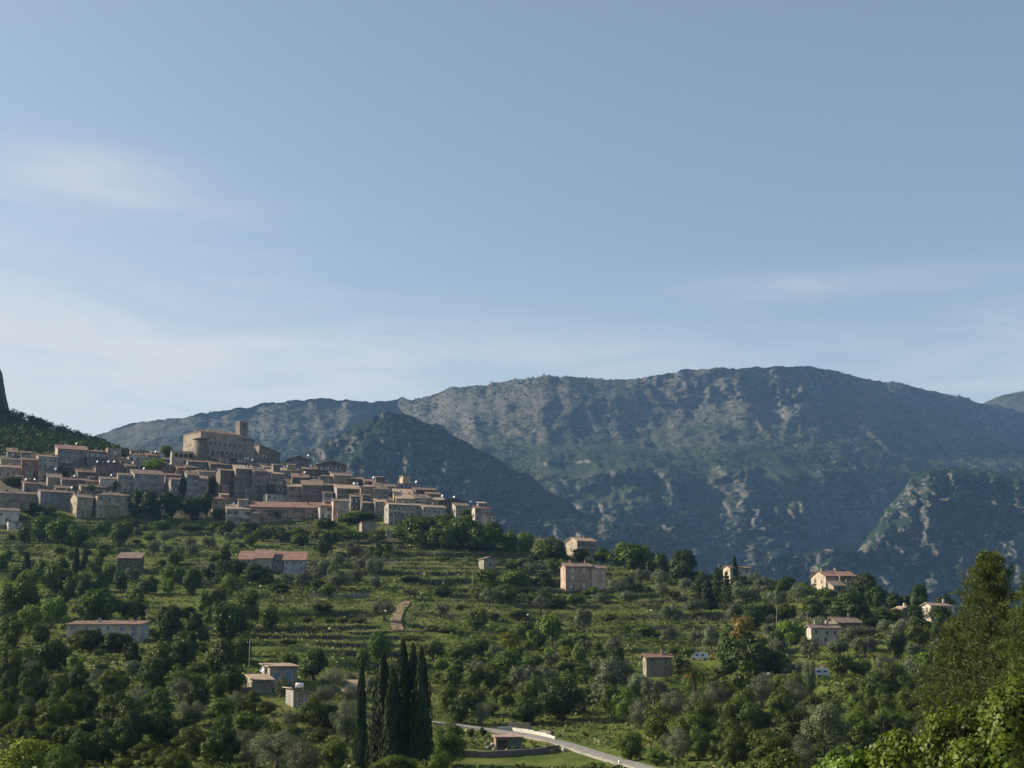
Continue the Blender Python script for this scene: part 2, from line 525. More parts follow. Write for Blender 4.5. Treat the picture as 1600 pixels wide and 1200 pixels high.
M = dict(
    stone=wall_mat('rubble_stone', (0.235, 0.212, 0.185), 1.0),
    grey=wall_mat('grey_plaster', (0.25, 0.24, 0.228), 0.3),
    dark=wall_mat('weathered_stone', (0.155, 0.138, 0.120), 1.0),
    cream=wall_mat('cream_plaster', (0.38, 0.335, 0.265), 0.1),
    white=wall_mat('pale_plaster', (0.41, 0.385, 0.35), 0.15),
    pink=wall_mat('pink_plaster', (0.41, 0.295, 0.245), 0.0),
    red=wall_mat('faded_red_plaster', (0.36, 0.185, 0.15), 0.0),
    ochre=wall_mat('ochre_plaster', (0.31, 0.22, 0.15), 0.1),
    yellow=wall_mat('yellow_plaster', (0.42, 0.35, 0.225), 0.0),
    bluish=wall_mat('bluish_plaster', (0.28, 0.285, 0.31), 0.0),
    beige=wall_mat('beige_plaster', (0.305, 0.265, 0.22), 0.3),
    roof=roof_mat('clay_tiles', (0.155, 0.115, 0.092), (0.25, 0.19, 0.155)),
    roof_pale=roof_mat('bleached_clay_tiles', (0.32, 0.23, 0.165), (0.42, 0.33, 0.25)),
    roof_red=roof_mat('red_clay_tiles', (0.205, 0.115, 0.09), (0.29, 0.18, 0.14)),
    roof_dark=roof_mat('old_brown_tiles', (0.15, 0.10, 0.08), (0.24, 0.17, 0.13)),
    pane=plain('dark_window_glass', (0.018, 0.020, 0.024), 0.25, 0.5, 0.2),
    trim=plain('window_surround', (0.45, 0.42, 0.37)),
    sh_brown=plain('brown_shutter', (0.12, 0.075, 0.05)),
    sh_blue=plain('blue_grey_shutter', (0.13, 0.19, 0.30)),
    sh_green=plain('green_shutter', (0.09, 0.14, 0.11)),
    sh_white=plain('pale_shutter', (0.50, 0.48, 0.45)),
    bark=plain('bark', (0.10, 0.08, 0.06), 0.95, 0.1, 0.4, 3.0),
    olive_bark=plain('olive_bark', (0.15, 0.135, 0.115), 0.95, 0.1, 0.4, 3.0),
    pole=plain('weathered_wood_pole', (0.26, 0.23, 0.20)),
    metal=plain('dull_metal', (0.30, 0.30, 0.30), 0.45, 0.5),
    white_paint=plain('white_paint', (0.78, 0.78, 0.77), 0.4, 0.4, 0.06),
    lamp_glass=plain('white_lamp_glass', (0.80, 0.80, 0.78), 0.3, 0.5, 0.03),
    car_white=plain('white_car_paint', (0.55, 0.57, 0.58), 0.25, 0.5, 0.05),
    car_silver=plain('silver_car_paint', (0.38, 0.41, 0.44), 0.25, 0.6, 0.08),
    car_blue=plain('pale_blue_car_paint', (0.22, 0.30, 0.40), 0.25, 0.6, 0.08),
    car_dark=plain('dark_car_paint', (0.05, 0.055, 0.065), 0.25, 0.6, 0.08),
    rubber=plain('tyre_rubber', (0.02, 0.02, 0.02), 0.9),
    asphalt=plain('worn_asphalt', (0.24, 0.23, 0.21), 0.9, 0.2, 0.25, 0.6),
    dirt=plain('dirt_track', (0.22, 0.165, 0.105), 0.95, 0.1, 0.35, 0.5),
    concrete=plain('pale_concrete', (0.50, 0.48, 0.44), 0.9, 0.2, 0.2, 0.8),
    wood=plain('weathered_planks', (0.22, 0.15, 0.10), 0.85),
    tin=plain('rusty_tin', (0.36, 0.24, 0.19), 0.7, 0.3, 0.35),
    green_door=plain('green_painted_boards', (0.10, 0.16, 0.14)),
    leaf_broad=leaf_mat('broad_leaves', (0.046, 0.074, 0.010), (0.108, 0.148, 0.020)),
    leaf_bright=leaf_mat('bright_leaves', (0.085, 0.130, 0.018), (0.150, 0.205, 0.030), 0.4),
    leaf_yellow=leaf_mat('yellow_green_leaves', (0.13, 0.165, 0.015), (0.22, 0.25, 0.030), 0.35),
    leaf_olive=leaf_mat('olive_leaves', (0.082, 0.102, 0.052), (0.150, 0.172, 0.098), 0.25),
    leaf_willow=leaf_mat('silvery_leaves', (0.090, 0.115, 0.050), (0.150, 0.180, 0.085), 0.25),
    leaf_cypress=leaf_mat('cypress_leaves', (0.014, 0.024, 0.009), (0.036, 0.050, 0.017), 0.05),
    leaf_pine=leaf_mat('pine_needles', (0.045, 0.070, 0.014), (0.105, 0.130, 0.028), 0.25),
    leaf_dark=leaf_mat('dark_leaves', (0.024, 0.043, 0.009), (0.056, 0.086, 0.015), 0.2),
    leaf_ochre=leaf_mat('ochre_leaves', (0.11, 0.085, 0.018), (0.21, 0.15, 0.03), 0.3),
    leaf_fore=leaf_mat('glossy_green_leaves', (0.055, 0.095, 0.010), (0.150, 0.205, 0.024), 0.4),
    leaf_scrub=leaf_mat('scrub_leaves', (0.044, 0.070, 0.012), (0.105, 0.132, 0.026), 0.28),
    leaf_wood=leaf_mat('wood_leaves', (0.026, 0.048, 0.013), (0.060, 0.090, 0.022), 0.15),
    leaf_far=leaf_mat('far_tree_leaves', (0.014, 0.025, 0.012), (0.034, 0.050, 0.020), 0.1),
    palm_orange=plain('orange_date_stalks', (0.40, 0.13, 0.04)),
    rock_face=mountain_mat('rock_cliff', bare=1.2),
)


# ------------------------------------------------------------------ mesh helpers
class MB:
    """collects boxes, prisms, tubes and polygons; build() links them as one mesh object"""
    def __init__(self):
        self.v = []; self.f = []; self.m = []; self.smooth = []

    def poly(self, pts, faces, mi=0, smooth=False):
        o = len(self.v)
        self.v += [tuple(p) for p in pts]
        for f in faces:
            self.f.append([o + i for i in f]); self.m.append(mi); self.smooth.append(smooth)
        return self

    def box(self, x0, x1, y0, y1, z0, z1, mi=0):
        p = [(x0, y0, z0), (x1, y0, z0), (x1, y1, z0), (x0, y1, z0), (x0, y0, z1), (x1, y0, z1), (x1, y1, z1), (x0, y1, z1)]
        return self.poly(p, [(0, 3, 2, 1), (4, 5, 6, 7), (0, 1, 5, 4), (1, 2, 6, 5), (2, 3, 7, 6), (3, 0, 4, 7)], mi)

    def slab(self, top, th, mi=0):
        """a flat plate: top polygon (counter-clockwise from above) thickened downwards"""
        n = len(top)
        pts = [tuple(p) for p in top] + [(p[0], p[1], p[2] - th) for p in top]
        fs = [tuple(range(n)), tuple(range(2 * n - 1, n - 1, -1))]
        fs += [(i, i + n, (i + 1) % n + n, (i + 1) % n) for i in range(n)]
        return self.poly(pts, fs, mi)

    def tube(self, pts, radii, seg=7, mi=0, cap=True):
        pts = [Vector(p) for p in pts]
        rings = []
        for i, p in enumerate(pts):
            d = (pts[min(i + 1, len(pts) - 1)] - pts[max(i - 1, 0)]).normalized()
            a = d.cross(Vector((0, 0, 1)) if abs(d.z) < 0.9 else Vector((1, 0, 0))).normalized()
            b = d.cross(a)
            rings.append([p + (a * math.cos(2 * math.pi * k / seg) + b * math.sin(2 * math.pi * k / seg)) * radii[i] for k in range(seg)])
        o = len(self.v)
        for r in rings:
            self.v += [tuple(q) for q in r]
        for i in range(len(rings) - 1):
            for k in range(seg):
                k2 = (k + 1) % seg
                self.f.append([o + i * seg + k, o + i * seg + k2, o + (i + 1) * seg + k2, o + (i + 1) * seg + k])
                self.m.append(mi); self.smooth.append(True)
        if cap:
            self.f.append([o + k for k in range(seg)][::-1]); self.m.append(mi); self.smooth.append(False)
            self.f.append([o + (len(rings) - 1) * seg + k for k in range(seg)]); self.m.append(mi); self.smooth.append(False)
        return self

    def mesh(self, name, mats):
        me = bpy.data.meshes.new(name)
        me.from_pydata(self.v, [], self.f)
        for mt in (mats if isinstance(mats, (list, tuple)) else [mats]):
            me.materials.append(mt)
        me.polygons.foreach_set('material_index', self.m)
        me.polygons.foreach_set('use_smooth', self.smooth)
        me.update()
        return me

    def build(self, name, mats, parent=None, loc=None):
        return add_obj(name, self.mesh(name, mats), parent, loc)


def add_obj(name, data, parent=None, loc=None, rz=None):
    o = bpy.data.objects.new(name, data)
    COL.objects.link(o)
    if parent is not None:
        o.parent = parent
    if loc is not None:
        o.location = loc
    if rz is not None:
        o.rotation_euler = (0, 0, rz)
    return o


def tag(o, label=None, cat=None, group=None, kind=None):
    if label: o['label'] = label
    if cat: o['category'] = cat
    if group: o['group'] = group
    if kind: o['kind'] = kind
    return o


def quads_mesh(name, V, mat, smooth=False, k=4):
    """V: (n*k, 3) array, every k rows one face"""
    V = np.ascontiguousarray(V, dtype=np.float32)
    n = len(V) // k
    me = bpy.data.meshes.new(name)
    me.vertices.add(len(V)); me.vertices.foreach_set('co', V.ravel())
    me.loops.add(n * k); me.loops.foreach_set('vertex_index', np.arange(n * k, dtype=np.int32))
    me.polygons.add(n)
    me.polygons.foreach_set('loop_start', np.arange(0, n * k, k, dtype=np.int32))
    me.polygons.foreach_set('loop_total', np.full(n, k, dtype=np.int32))
    me.materials.append(mat)
    me.update(calc_edges=True)
    return me


def grid_mesh(name, X, Y, Z, mat, smooth=True):
    nr, nc = X.shape
    me = bpy.data.meshes.new(name)
    V = np.stack([X, Y, Z], -1).reshape(-1, 3).astype(np.float32)
    idx = np.arange(nr * nc, dtype=np.int32).reshape(nr, nc)
    q = np.stack([idx[:-1, :-1], idx[:-1, 1:], idx[1:, 1:], idx[1:, :-1]], -1).reshape(-1, 4)
    me.vertices.add(len(V)); me.vertices.foreach_set('co', V.ravel())
    me.loops.add(q.size); me.loops.foreach_set('vertex_index', q.ravel())
    me.polygons.add(len(q))
    me.polygons.foreach_set('loop_start', np.arange(0, q.size, 4, dtype=np.int32))
    me.polygons.foreach_set('loop_total', np.full(len(q), 4, dtype=np.int32))
    me.polygons.foreach_set('use_smooth', np.full(len(q), smooth))
    me.materials.append(mat)
    me.update(calc_edges=True)
    return me


# ------------------------------------------------------------------ the ground sheet
def build_ground():
    d = np.concatenate([np.arange(-60, 150, 6.0), np.arange(150, 270, 2.0), np.arange(270, 680, 0.85), np.arange(680, 780, 2.5),
                        np.arange(780, 1100, 6.0), np.arange(1100, 2000, 60.0), np.array([2600, 4000, 7000, 12000.0])])
    u = np.concatenate([np.linspace(-0.62, -0.40, 24)[:-1], np.linspace(-0.40, 0.40, 370), np.linspace(0.40, 0.62, 24)[1:]])
    Dm, Um = np.meshgrid(d, u, indexing='ij')
    X = Um * np.maximum(Dm, 60.0) * np.where(Dm > 2000, 1.8, 1.0)
    Z = ground(X, Dm)
    Z = np.where(Dm < 0, -1.7 - Dm * 0.05, Z)
    Z = np.where(Dm > 2000, -150.0, Z)
    o = add_obj('ground', grid_mesh('ground', X, Dm, Z, ground_mat()))
    tag(o, kind='structure')


build_ground()


# ------------------------------------------------------------------ mountains
def heightfield(name, cols, nu, nv, px0, px1, amp, seed, mat, bumps=(), wl=420.0, back=600.0, crest_rough=4.0, jag=2.0):
    """cols: photograph column -> [(row, distance) ...] from foot to crest"""
    pxs = np.array(sorted(cols), float)
    nk = max(len(c) for c in cols.values())
    s = np.linspace(0, 1, nv)
    gx = np.linspace(px0, px1, nu)
    rows = np.zeros((len(pxs), nv)); dist = np.zeros((len(pxs), nv))
    for i, p in enumerate(sorted(cols)):
        kn = cols[p]
        t = np.linspace(0, 1, len(kn))
        rows[i] = np.interp(s, t, [k[0] for k in kn])
        dist[i] = np.interp(s, t, [k[1] for k in kn])
    PY = np.array([np.interp(gx, pxs, rows[:, j]) for j in range(nv)])
    D = np.array([np.interp(gx, pxs, dist[:, j]) for j in range(nv)])
    k = np.array([1, 2, 3, 2, 1.0]); k /= k.sum()
    for _ in range(3):
        for A in (PY, D):
            p = np.pad(A, ((0, 0), (2, 2)), mode='edge')
            A[:] = sum(k[i] * p[:, i:i + nu] for i in range(5))
        p = np.pad(D, ((2, 2), (0, 0)), mode='edge')
        D[:] = sum(k[i] * p[i:i + nv] for i in range(5))
    GX = np.tile(gx, (nv, 1))
    PY = PY + jag * (1.6 * fbm(GX / 26.0, GX * 0 + seed, 5, seed + 21, 0.6)) * sstep(0.55, 1.0, np.tile(s[:, None], (1, nu)))
    D = D + jag * 9.0 * fbm(GX / 34.0, PY / 22.0, 4, seed + 22, 0.6)
    a = (GX - 800) / F_PX; b = (600 - PY) / F_PX
    yy = math.cos(PITCH) - b * math.sin(PITCH)
    U = a / yy; Vv = (math.sin(PITCH) + b * math.cos(PITCH)) / yy
    X = U * D; Z = Vv * D
    S = np.tile(s[:, None], (1, nu))
    taper = np.sin(np.clip(S, 0, 1) * math.pi) ** 0.5
    # buttresses and gullies: the slope is pushed towards or away from the viewer
    n1 = ridged(X / wl, Z / (wl * 0.8) + 4, 5, seed) - 0.35
    n2 = ridged(X / (wl * 0.28) + Z / (wl * .9), Z / (wl * 0.45), 4, seed + 5, 0.6) - 0.35
    DD = -amp * (1.0 * n1 + 0.33 * n2) * taper
    Z = Z + amp * 0.10 * fbm(X / (wl * .22), D / (wl * .22), 4, seed + 9) * taper
    for (bx, by, wx, wy, pr, sharp) in bumps:      # named crags: sharp towards the left, sloping to the right
        warp = 0.9 * fbm(PY / 9.0 + bx, GX / 60.0, 4, seed + int(bx)) + 0.35 * fbm(PY / 3.0, GX / 20.0, 3, seed + int(by))
        tx = (GX - bx) / wx + warp
        prof = np.where(tx < 0, np.exp(-(tx * sharp * 0.55) ** 2), np.exp(-tx ** 2))
        prof = prof * np.exp(-((PY - by) / (wy * (1 + 0.5 * fbm(GX / 7.0, PY / 40.0, 3, seed + 6)))) ** 4)
        DD = DD - pr * prof * (0.75 + 0.25 * fbm(X / 25, Z / 25, 3, seed + 2))
    Y = D + DD
    X = U * Y + amp * 0.20 * fbm(Z / (wl * .16), X / (wl * .5), 4, seed + 13) * taper
    # crest stays where it is, with a ragged edge
    Z = Z + crest_rough * fbm(X / 30, X * 0 + seed, 4, seed + 3) * sstep(0.8, 1.0, S)
    # the far side falls away
    Xb = np.stack([X[-1] * (1 + f * back / Y[-1]) for f in (0.15, 0.5, 1.0)])
    Yb = np.stack([Y[-1] + back * f for f in (0.15, 0.5, 1.0)])
    Zb = np.stack([Z[-1] - np.abs(Z[-1] + 150) * f for f in (0.06, 0.4, 1.0)])
    # and the foot goes under the ground sheet
    Xf, Yf, Zf = X[:1] * 0.97, Y[:1] - 40, np.minimum(Z[:1] - 120, -170)
    o = add_obj(name, grid_mesh(name, np.vstack([Xf, X, Xb]), np.vstack([Yf, Y, Yb]), np.vstack([Zf, Z, Zb]), mat))
    tag(o, kind='structure')
    return X, Y, Z, PY, GX


def main_cols():
    sky = {-260: 700, -100: 712, 60: 700, 140: 682, 200: 664, 280: 649, 370: 641, 410: 631, 500: 624, 560: 627, 610: 629, 660: 619, 720: 604, 790: 595, 830: 591, 850: 586, 900: 590, 980: 596,
           1050: 581, 1100: 576, 1190: 574, 1250: 571, 1300: 581, 1360: 593, 1420: 603, 1470: 611, 1500: 623, 1535: 629, 1600: 645, 1750: 660, 1900: 655}
    out = {}
    for p, y in sky.items():
        e = 1.6 * max(0, p - 1250) + 1.0 * min(max(0, 850 - p), 300)     # the flanks turn away to both sides
        if p < 600:
            out[p] = [(r_, d_ + e) for r_, d_ in ((960, 3050), (860, 3200), (800, 3300), (740, 3430), ((740 + y) / 2 + 8, 3700), ((740 + 3 * y) / 4 + 4, 3860), (y, 4000))]
        else:
            cl = 58 if 980 < p < 1330 else 22
            out[p] = [(r_, d_ + e) for r_, d_ in ((975, 3010), (880, 3130), (800, 3250), (742, 3380), (692, 3800), (y + cl, 4120), (y, 4260 if cl < 30 else 4190))]
    return out


MM = mountain_mat('mountainside')
RANGE = heightfield('mountain_range', main_cols(), 620, 250, -260, 1900, 105, 11, MM, bumps=(
    (1220, 640, 26, 30, 60, 5), (1250, 632, 18, 22, 55, 5), (1160, 628, 26, 26, 35, 3), (1060, 625, 30, 26, 30, 3),
    (1168, 772, 26, 36, 75, 6), (1128, 735, 22, 14, 45, 4), (1205, 845, 55, 48, 80, 6), (1250, 830, 40, 40, 50, 4), (1325, 742, 40, 22, 55, 4),
    (1000, 730, 120, 14, 40, 1.5), (960, 850, 60, 60, 50, 2.5), (1400, 690, 80, 20, 30, 2)), jag=3.5)
FAR_M = mountain_mat('far_mountainside', cover=0.46)
heightfield('far_peak', {1480: [(720, 4700), (670, 5000), (645, 5200)], 1540: [(720, 4700), (660, 5000), (629, 5200)], 1575: [(720, 4700), (660, 5000), (615, 5200)],
                         1610: [(720, 4700), (660, 5000), (607, 5200)], 1750: [(720, 4700), (660, 5000), (598, 5200)], 1900: [(720, 4700), (660, 5000), (600, 5200)]},
            90, 40, 1480, 1900, 40, 23, FAR_M, back=300)
MIDM = mountain_mat('near_mountainside', grass=(0.034, 0.043, 0.020), cover=0.42, bare=0.58)
mid_sky = {380: 800, 440: 745, 470: 722, 490: 704, 505: 694, 520: 684, 540: 669, 562: 661, 580: 653, 600: 646, 622: 648, 640: 653, 655: 654, 668: 662, 690: 668, 705: 680, 722: 684, 745: 703, 770: 712, 790: 729, 815: 738, 840: 756, 880: 779, 915: 804, 950: 822, 1000: 862, 1060: 915}
MIDH = heightfield('foothill', {p: [(980, 2520), (900, 2590), (820, 2670), (y + (820 - y) * 0.45 if y < 800 else y + 8, 2760), (y, 2900)] for p, y in mid_sky.items()},
                   300, 130, 380, 1060, 62, 31, MIDM, bumps=((630, 722, 16, 26, 60, 7), (548, 720, 20, 36, 45, 5), (590, 690, 30, 26, 28, 2), (700, 740, 50, 24, 25, 2)),
                   wl=190, back=350, crest_rough=9, jag=5.0)
cr_sky = {1180: 965, 1230: 938, 1265: 915, 1290: 898, 1318: 872, 1340: 862, 1352: 836, 1372: 822, 1384: 792, 1398: 776, 1412: 758, 1430: 746, 1455: 735, 1480: 728, 1520: 733, 1560: 740, 1600: 734, 1680: 728, 1800: 735, 1900: 740}
CRAG = heightfield('rocky_spur', {p: [(990, 2520), (930, 2570), (860, 2650), (800 if y < 800 else y + 20, 2720), (y + 12, 2790), (y, 2900)] for p, y in cr_sky.items()},
                   330, 150, 1180, 1900, 70, 47, MIDM, bumps=((1445, 815, 16, 36, 55, 6), (1492, 770, 14, 30, 45, 6), (1555, 775, 14, 32, 45, 6), (1460, 742, 14, 10, 25, 5),
                                                             (1503, 890, 12, 34, 40, 6), (1585, 860, 16, 30, 40, 5), (1530, 730, 20, 12, 20, 4)),
                   wl=170, back=350, crest_rough=6, jag=8.0)


def crag_left():
    """the rock face that stands at the edge of the wood, upper left"""
    rows = [(715, 26), (680, 21), (655, 17), (640, 15.5), (628, 13), (615, 10.5), (600, 7), (588, 3.5), (578, 0), (560, -10), (540, -22)]
    nu, nv = 46, 60
    py = np.linspace(715, 540, nv)
    edge = np.interp(-py, [-r[0] for r in rows], [r[1] for r in rows])
    X = np.zeros((nv, nu)); Y = X.copy(); Z = X.copy()
    for j in range(nv):
        for i in range(nu):
            t = math.radians(-80 + 170 * i / (nu - 1))
            px = edge[j] - 190 * (1 - math.cos(t))
            d = 1010 - 105 * math.sin(t)
            u, v = uv(px, py[j])
            X[j, i] = u * d; Y[j, i] = d; Z[j, i] = v * d
    nz = ridged(X / 30, Z / 40, 5, 3) * 7
    Y = Y - nz
    X = X + 1.5 * fbm(Y / 9, Z / 9, 4, 7)
    o = add_obj('cliff', grid_mesh('cliff', X[:, ::-1], Y[:, ::-1], Z[:, ::-1], M['rock_face']))
    tag(o, kind='structure')


crag_left()


# ------------------------------------------------------------------ houses
def window_mesh(kind, shutter):
    """1 m wide, 1.5 m tall, origin at the sill's middle, facing -y"""
    b = MB()
    fw = 0.09
    b.box(-0.5 - fw, -0.5, -0.07, 0, -fw, 1.5 + fw, 0); b.box(0.5, 0.5 + fw, -0.07, 0, -fw, 1.5 + fw, 0)
    b.box(-0.5, 0.5, -0.07, 0, 1.5, 1.5 + fw, 0); b.box(-0.62, 0.62, -0.13, 0, -fw - .03, -0.0, 0)
    b.box(-0.5, 0.5, -0.02, 0, 0, 1.5, 1)
    b.box(-0.025, 0.025, -0.04, -0.02, 0, 1.5, 0)
    if kind == 'open':
        b.box(-1.12, -0.60, -0.11, -0.075, -0.05, 1.52, 2); b.box(0.60, 1.12, -0.11, -0.075, -0.05, 1.52, 2)
    if kind == 'shut':
        b.box(-0.48, -0.03, -0.065, -0.042, 0.02, 1.48, 2); b.box(0.03, 0.48, -0.065, -0.042, 0.02, 1.48, 2)
    return b.mesh('window', [M['trim'], M['pane'], M[shutter]])


WIN = {(k, s): window_mesh(k, s) for k in ('plain', 'open', 'shut') for s in ('sh_brown', 'sh_blue', 'sh_green', 'sh_white')}


def door_mesh(mat):
    b = MB()
    b.box(-0.55, 0.55, -0.05, 0, 0, 2.1, 1); b.box(-0.68, -0.55, -0.09, 0, 0, 2.22, 0); b.box(0.55, 0.68, -0.09, 0, 0, 2.22, 0)
    b.box(-0.55, 0.55, -0.09, 0, 2.1, 2.22, 0); b.box(-0.8, 0.8, -0.45, 0, -0.18, 0, 0); b.box(-0.03, 0.03, -0.065, -0.05, 0.1, 2.0, 0)
    return b.mesh('door', [M['trim'], mat])


DOORS = [door_mesh(M['sh_brown']), door_mesh(M['green_door']), door_mesh(M['wood'])]


def chimney_mesh(mat):
    b = MB()
    b.box(-0.35, 0.35, -0.28, 0.28, -1.2, 1.0, 0); b.box(-0.43, 0.43, -0.36, 0.36, 1.0, 1.12, 0)
    b.box(-0.30, -0.2, -0.25, 0.25, 1.12, 1.36, 0); b.box(0.2, 0.30, -0.25, 0.25, 1.12, 1.36, 0); b.box(-0.42, 0.42, -0.34, 0.34, 1.36, 1.44, 1)
    return b.mesh('chimney', [mat, M['roof']])


CHIM = {k: chimney_mesh(M[k]) for k in ('stone', 'cream', 'white', 'pink')}


def roof_planes(kind, w, d, h, pitch, oh):
    """(roof plates, gable outline additions) in house space: x along the front, y to the back"""
    t = math.tan(pitch)
    if kind == 'g':        # ridge along the front
        r = d / 2 * t; lo = h - oh * t
        return [[(-oh, -oh, lo), (w + oh, -oh, lo), (w + oh, d / 2, h + r), (-oh, d / 2, h + r)],
                [(-oh, d / 2, h + r), (w + oh, d / 2, h + r), (w + oh, d + oh, lo), (-oh, d + oh, lo)]], r
    if kind == 'f':        # gable towards the front
        r = w / 2 * t; lo = h - oh * t
        return [[(-oh, -oh, lo), (w / 2, -oh, h + r), (w / 2, d + oh, h + r), (-oh, d + oh, lo)],
                [(w / 2, -oh, h + r), (w + oh, -oh, lo), (w + oh, d + oh, lo), (w / 2, d + oh, h + r)]], r
    if kind == 's':        # single slope falling to the front
        r = d * t; lo = h - oh * t
        return [[(-oh, -oh, lo), (w + oh, -oh, lo), (w + oh, d + oh, h + r + oh * t), (-oh, d + oh, h + r + oh * t)]], r
    if kind == 'r':        # single slope falling to the right
        r = w * t; lo = h - oh * t
        return [[(-oh, -oh, h + r + oh * t), (w + oh, -oh, lo), (w + oh, d + oh, lo), (-oh, d + oh, h + r + oh * t)]], r
    if kind == 'h':        # hipped
        r = min(w, d) / 2 * t; lo = h - oh * t
        if w >= d:
            a, c = (d / 2, d / 2, h + r), (w - d / 2, d / 2, h + r)
        else:
            a, c = (w / 2, w / 2, h + r), (w / 2, d - w / 2, h + r)
        A, B, C2, D2 = (-oh, -oh, lo), (w + oh, -oh, lo), (w + oh, d + oh, lo), (-oh, d + oh, lo)
        if w >= d:
            return [[A, B, c, a], [B, C2, c], [C2, D2, a, c], [D2, A, a]], r
        return [[A, B, a], [B, C2, c, a], [C2, D2, c], [D2, A, a, c]], r
    return [[(-0.1, -0.1, h + 0.12), (w + 0.1, -0.1, h + 0.12), (w + 0.1, d + 0.1, h + 0.12), (-0.1, d + 0.1, h + 0.12)]], 0.12   # flat


def wall_part(w, d, h, kind, r, mat, parent, down):
    b = MB()
    hb = h - 0.02
    e = 0.03
    f = {'f': [(0, 0), (w, 0), (w, 1), (w / 2, 2), (0, 1)], }
    if kind == 'g':
        prof = [(0, -down), (d, -down), (d, hb), (d / 2, hb + r), (0, hb)]       # (y, z)
        pts = [(0, y, z) for y, z in prof] + [(w, y, z) for y, z in prof]
    elif kind == 's':
        prof = [(0, -down), (d, -down), (d, hb + r), (0, hb)]
        pts = [(0, y, z) for y, z in prof] + [(w, y, z) for y, z in prof]
    elif kind in 'fr':
        prof = [(0, -down), (w, -down), (w, hb), (w / 2, hb + r), (0, hb)] if kind == 'f' else [(0, -down), (w, -down), (w, hb), (0, hb + r)]
        pts = [(x, 0, z) for x, z in prof] + [(x, d, z) for x, z in prof]
    else:
        b.box(0, w, 0, d, -down, hb)
        prof = None
    if prof:
        n = len(prof)
        fs = [tuple(range(n)), tuple(range(2 * n - 1, n - 1, -1))] + [(i, i + n, (i + 1) % n + n, (i + 1) % n) for i in range(n)]
        if kind in 'gs':
            fs = [tuple(reversed(x)) for x in fs]
        b.poly(pts, [tuple(reversed(x)) for x in fs] if kind in 'gs' else fs)
    o = b.build('wall', mat, parent)
    return o


def frame_of(x0, x1, base, a, xs=None, depth=None, dist=None):
    """house frame from its photographed front: left and right column, foot row, turn of the front"""
    if dist is None:
        p = hit((x0 + x1) / 2, base)
        dist = p.y
    P = at(x0, base, dist)
    u1 = uv(x1, base)[0]
    w = (u1 * P.y - P.x) / (math.cos(a) - u1 * math.sin(a))
    if xs is not None:
        us = uv(xs, base)[0]
        den = math.sin(a) + us * math.cos(a)
        depth = (P.x - us * P.y) / den if den > 0.02 else 10
        depth = min(max(depth, 4.0), 20.0)
    return P, w, depth or 9.0


HOUSES = []
SG = 'houses scattered on the terraced slope'


def put_windows(root, w, h, y, rows, cols, kind, sh, rnd, skip=0.2, z0=None, rz=0.0, x_off=0.0, size=1.0, face='front', d=0):
    if rows == 0 or cols == 0:
        return
    fh = (h - 0.4) / rows
    for r_ in range(rows):
        for c in range(cols):
            if rnd.random() < skip:
                continue
            x = (c + 0.5) / cols * w + rnd.uniform(-0.4, 0.4)
            z = r_ * fh + fh * 0.36 + rnd.uniform(-0.28, 0.28)
            k = kind if rnd.random() < 0.75 else rnd.choice(['plain', 'shut'])
            sc = size * rnd.uniform(0.85, 1.2) * min(1.0, fh / 2.9)
            o = add_obj('window', WIN[(k, sh)], root)
            if face == 'front':
                o.location = (x, -0.003, z)
            else:
                o.location = (-0.003, d - x if False else x, z); o.rotation_euler = (0, 0, -math.pi / 2)
            o.scale = (sc, 1, sc * rnd.uniform(0.85, 1.05))


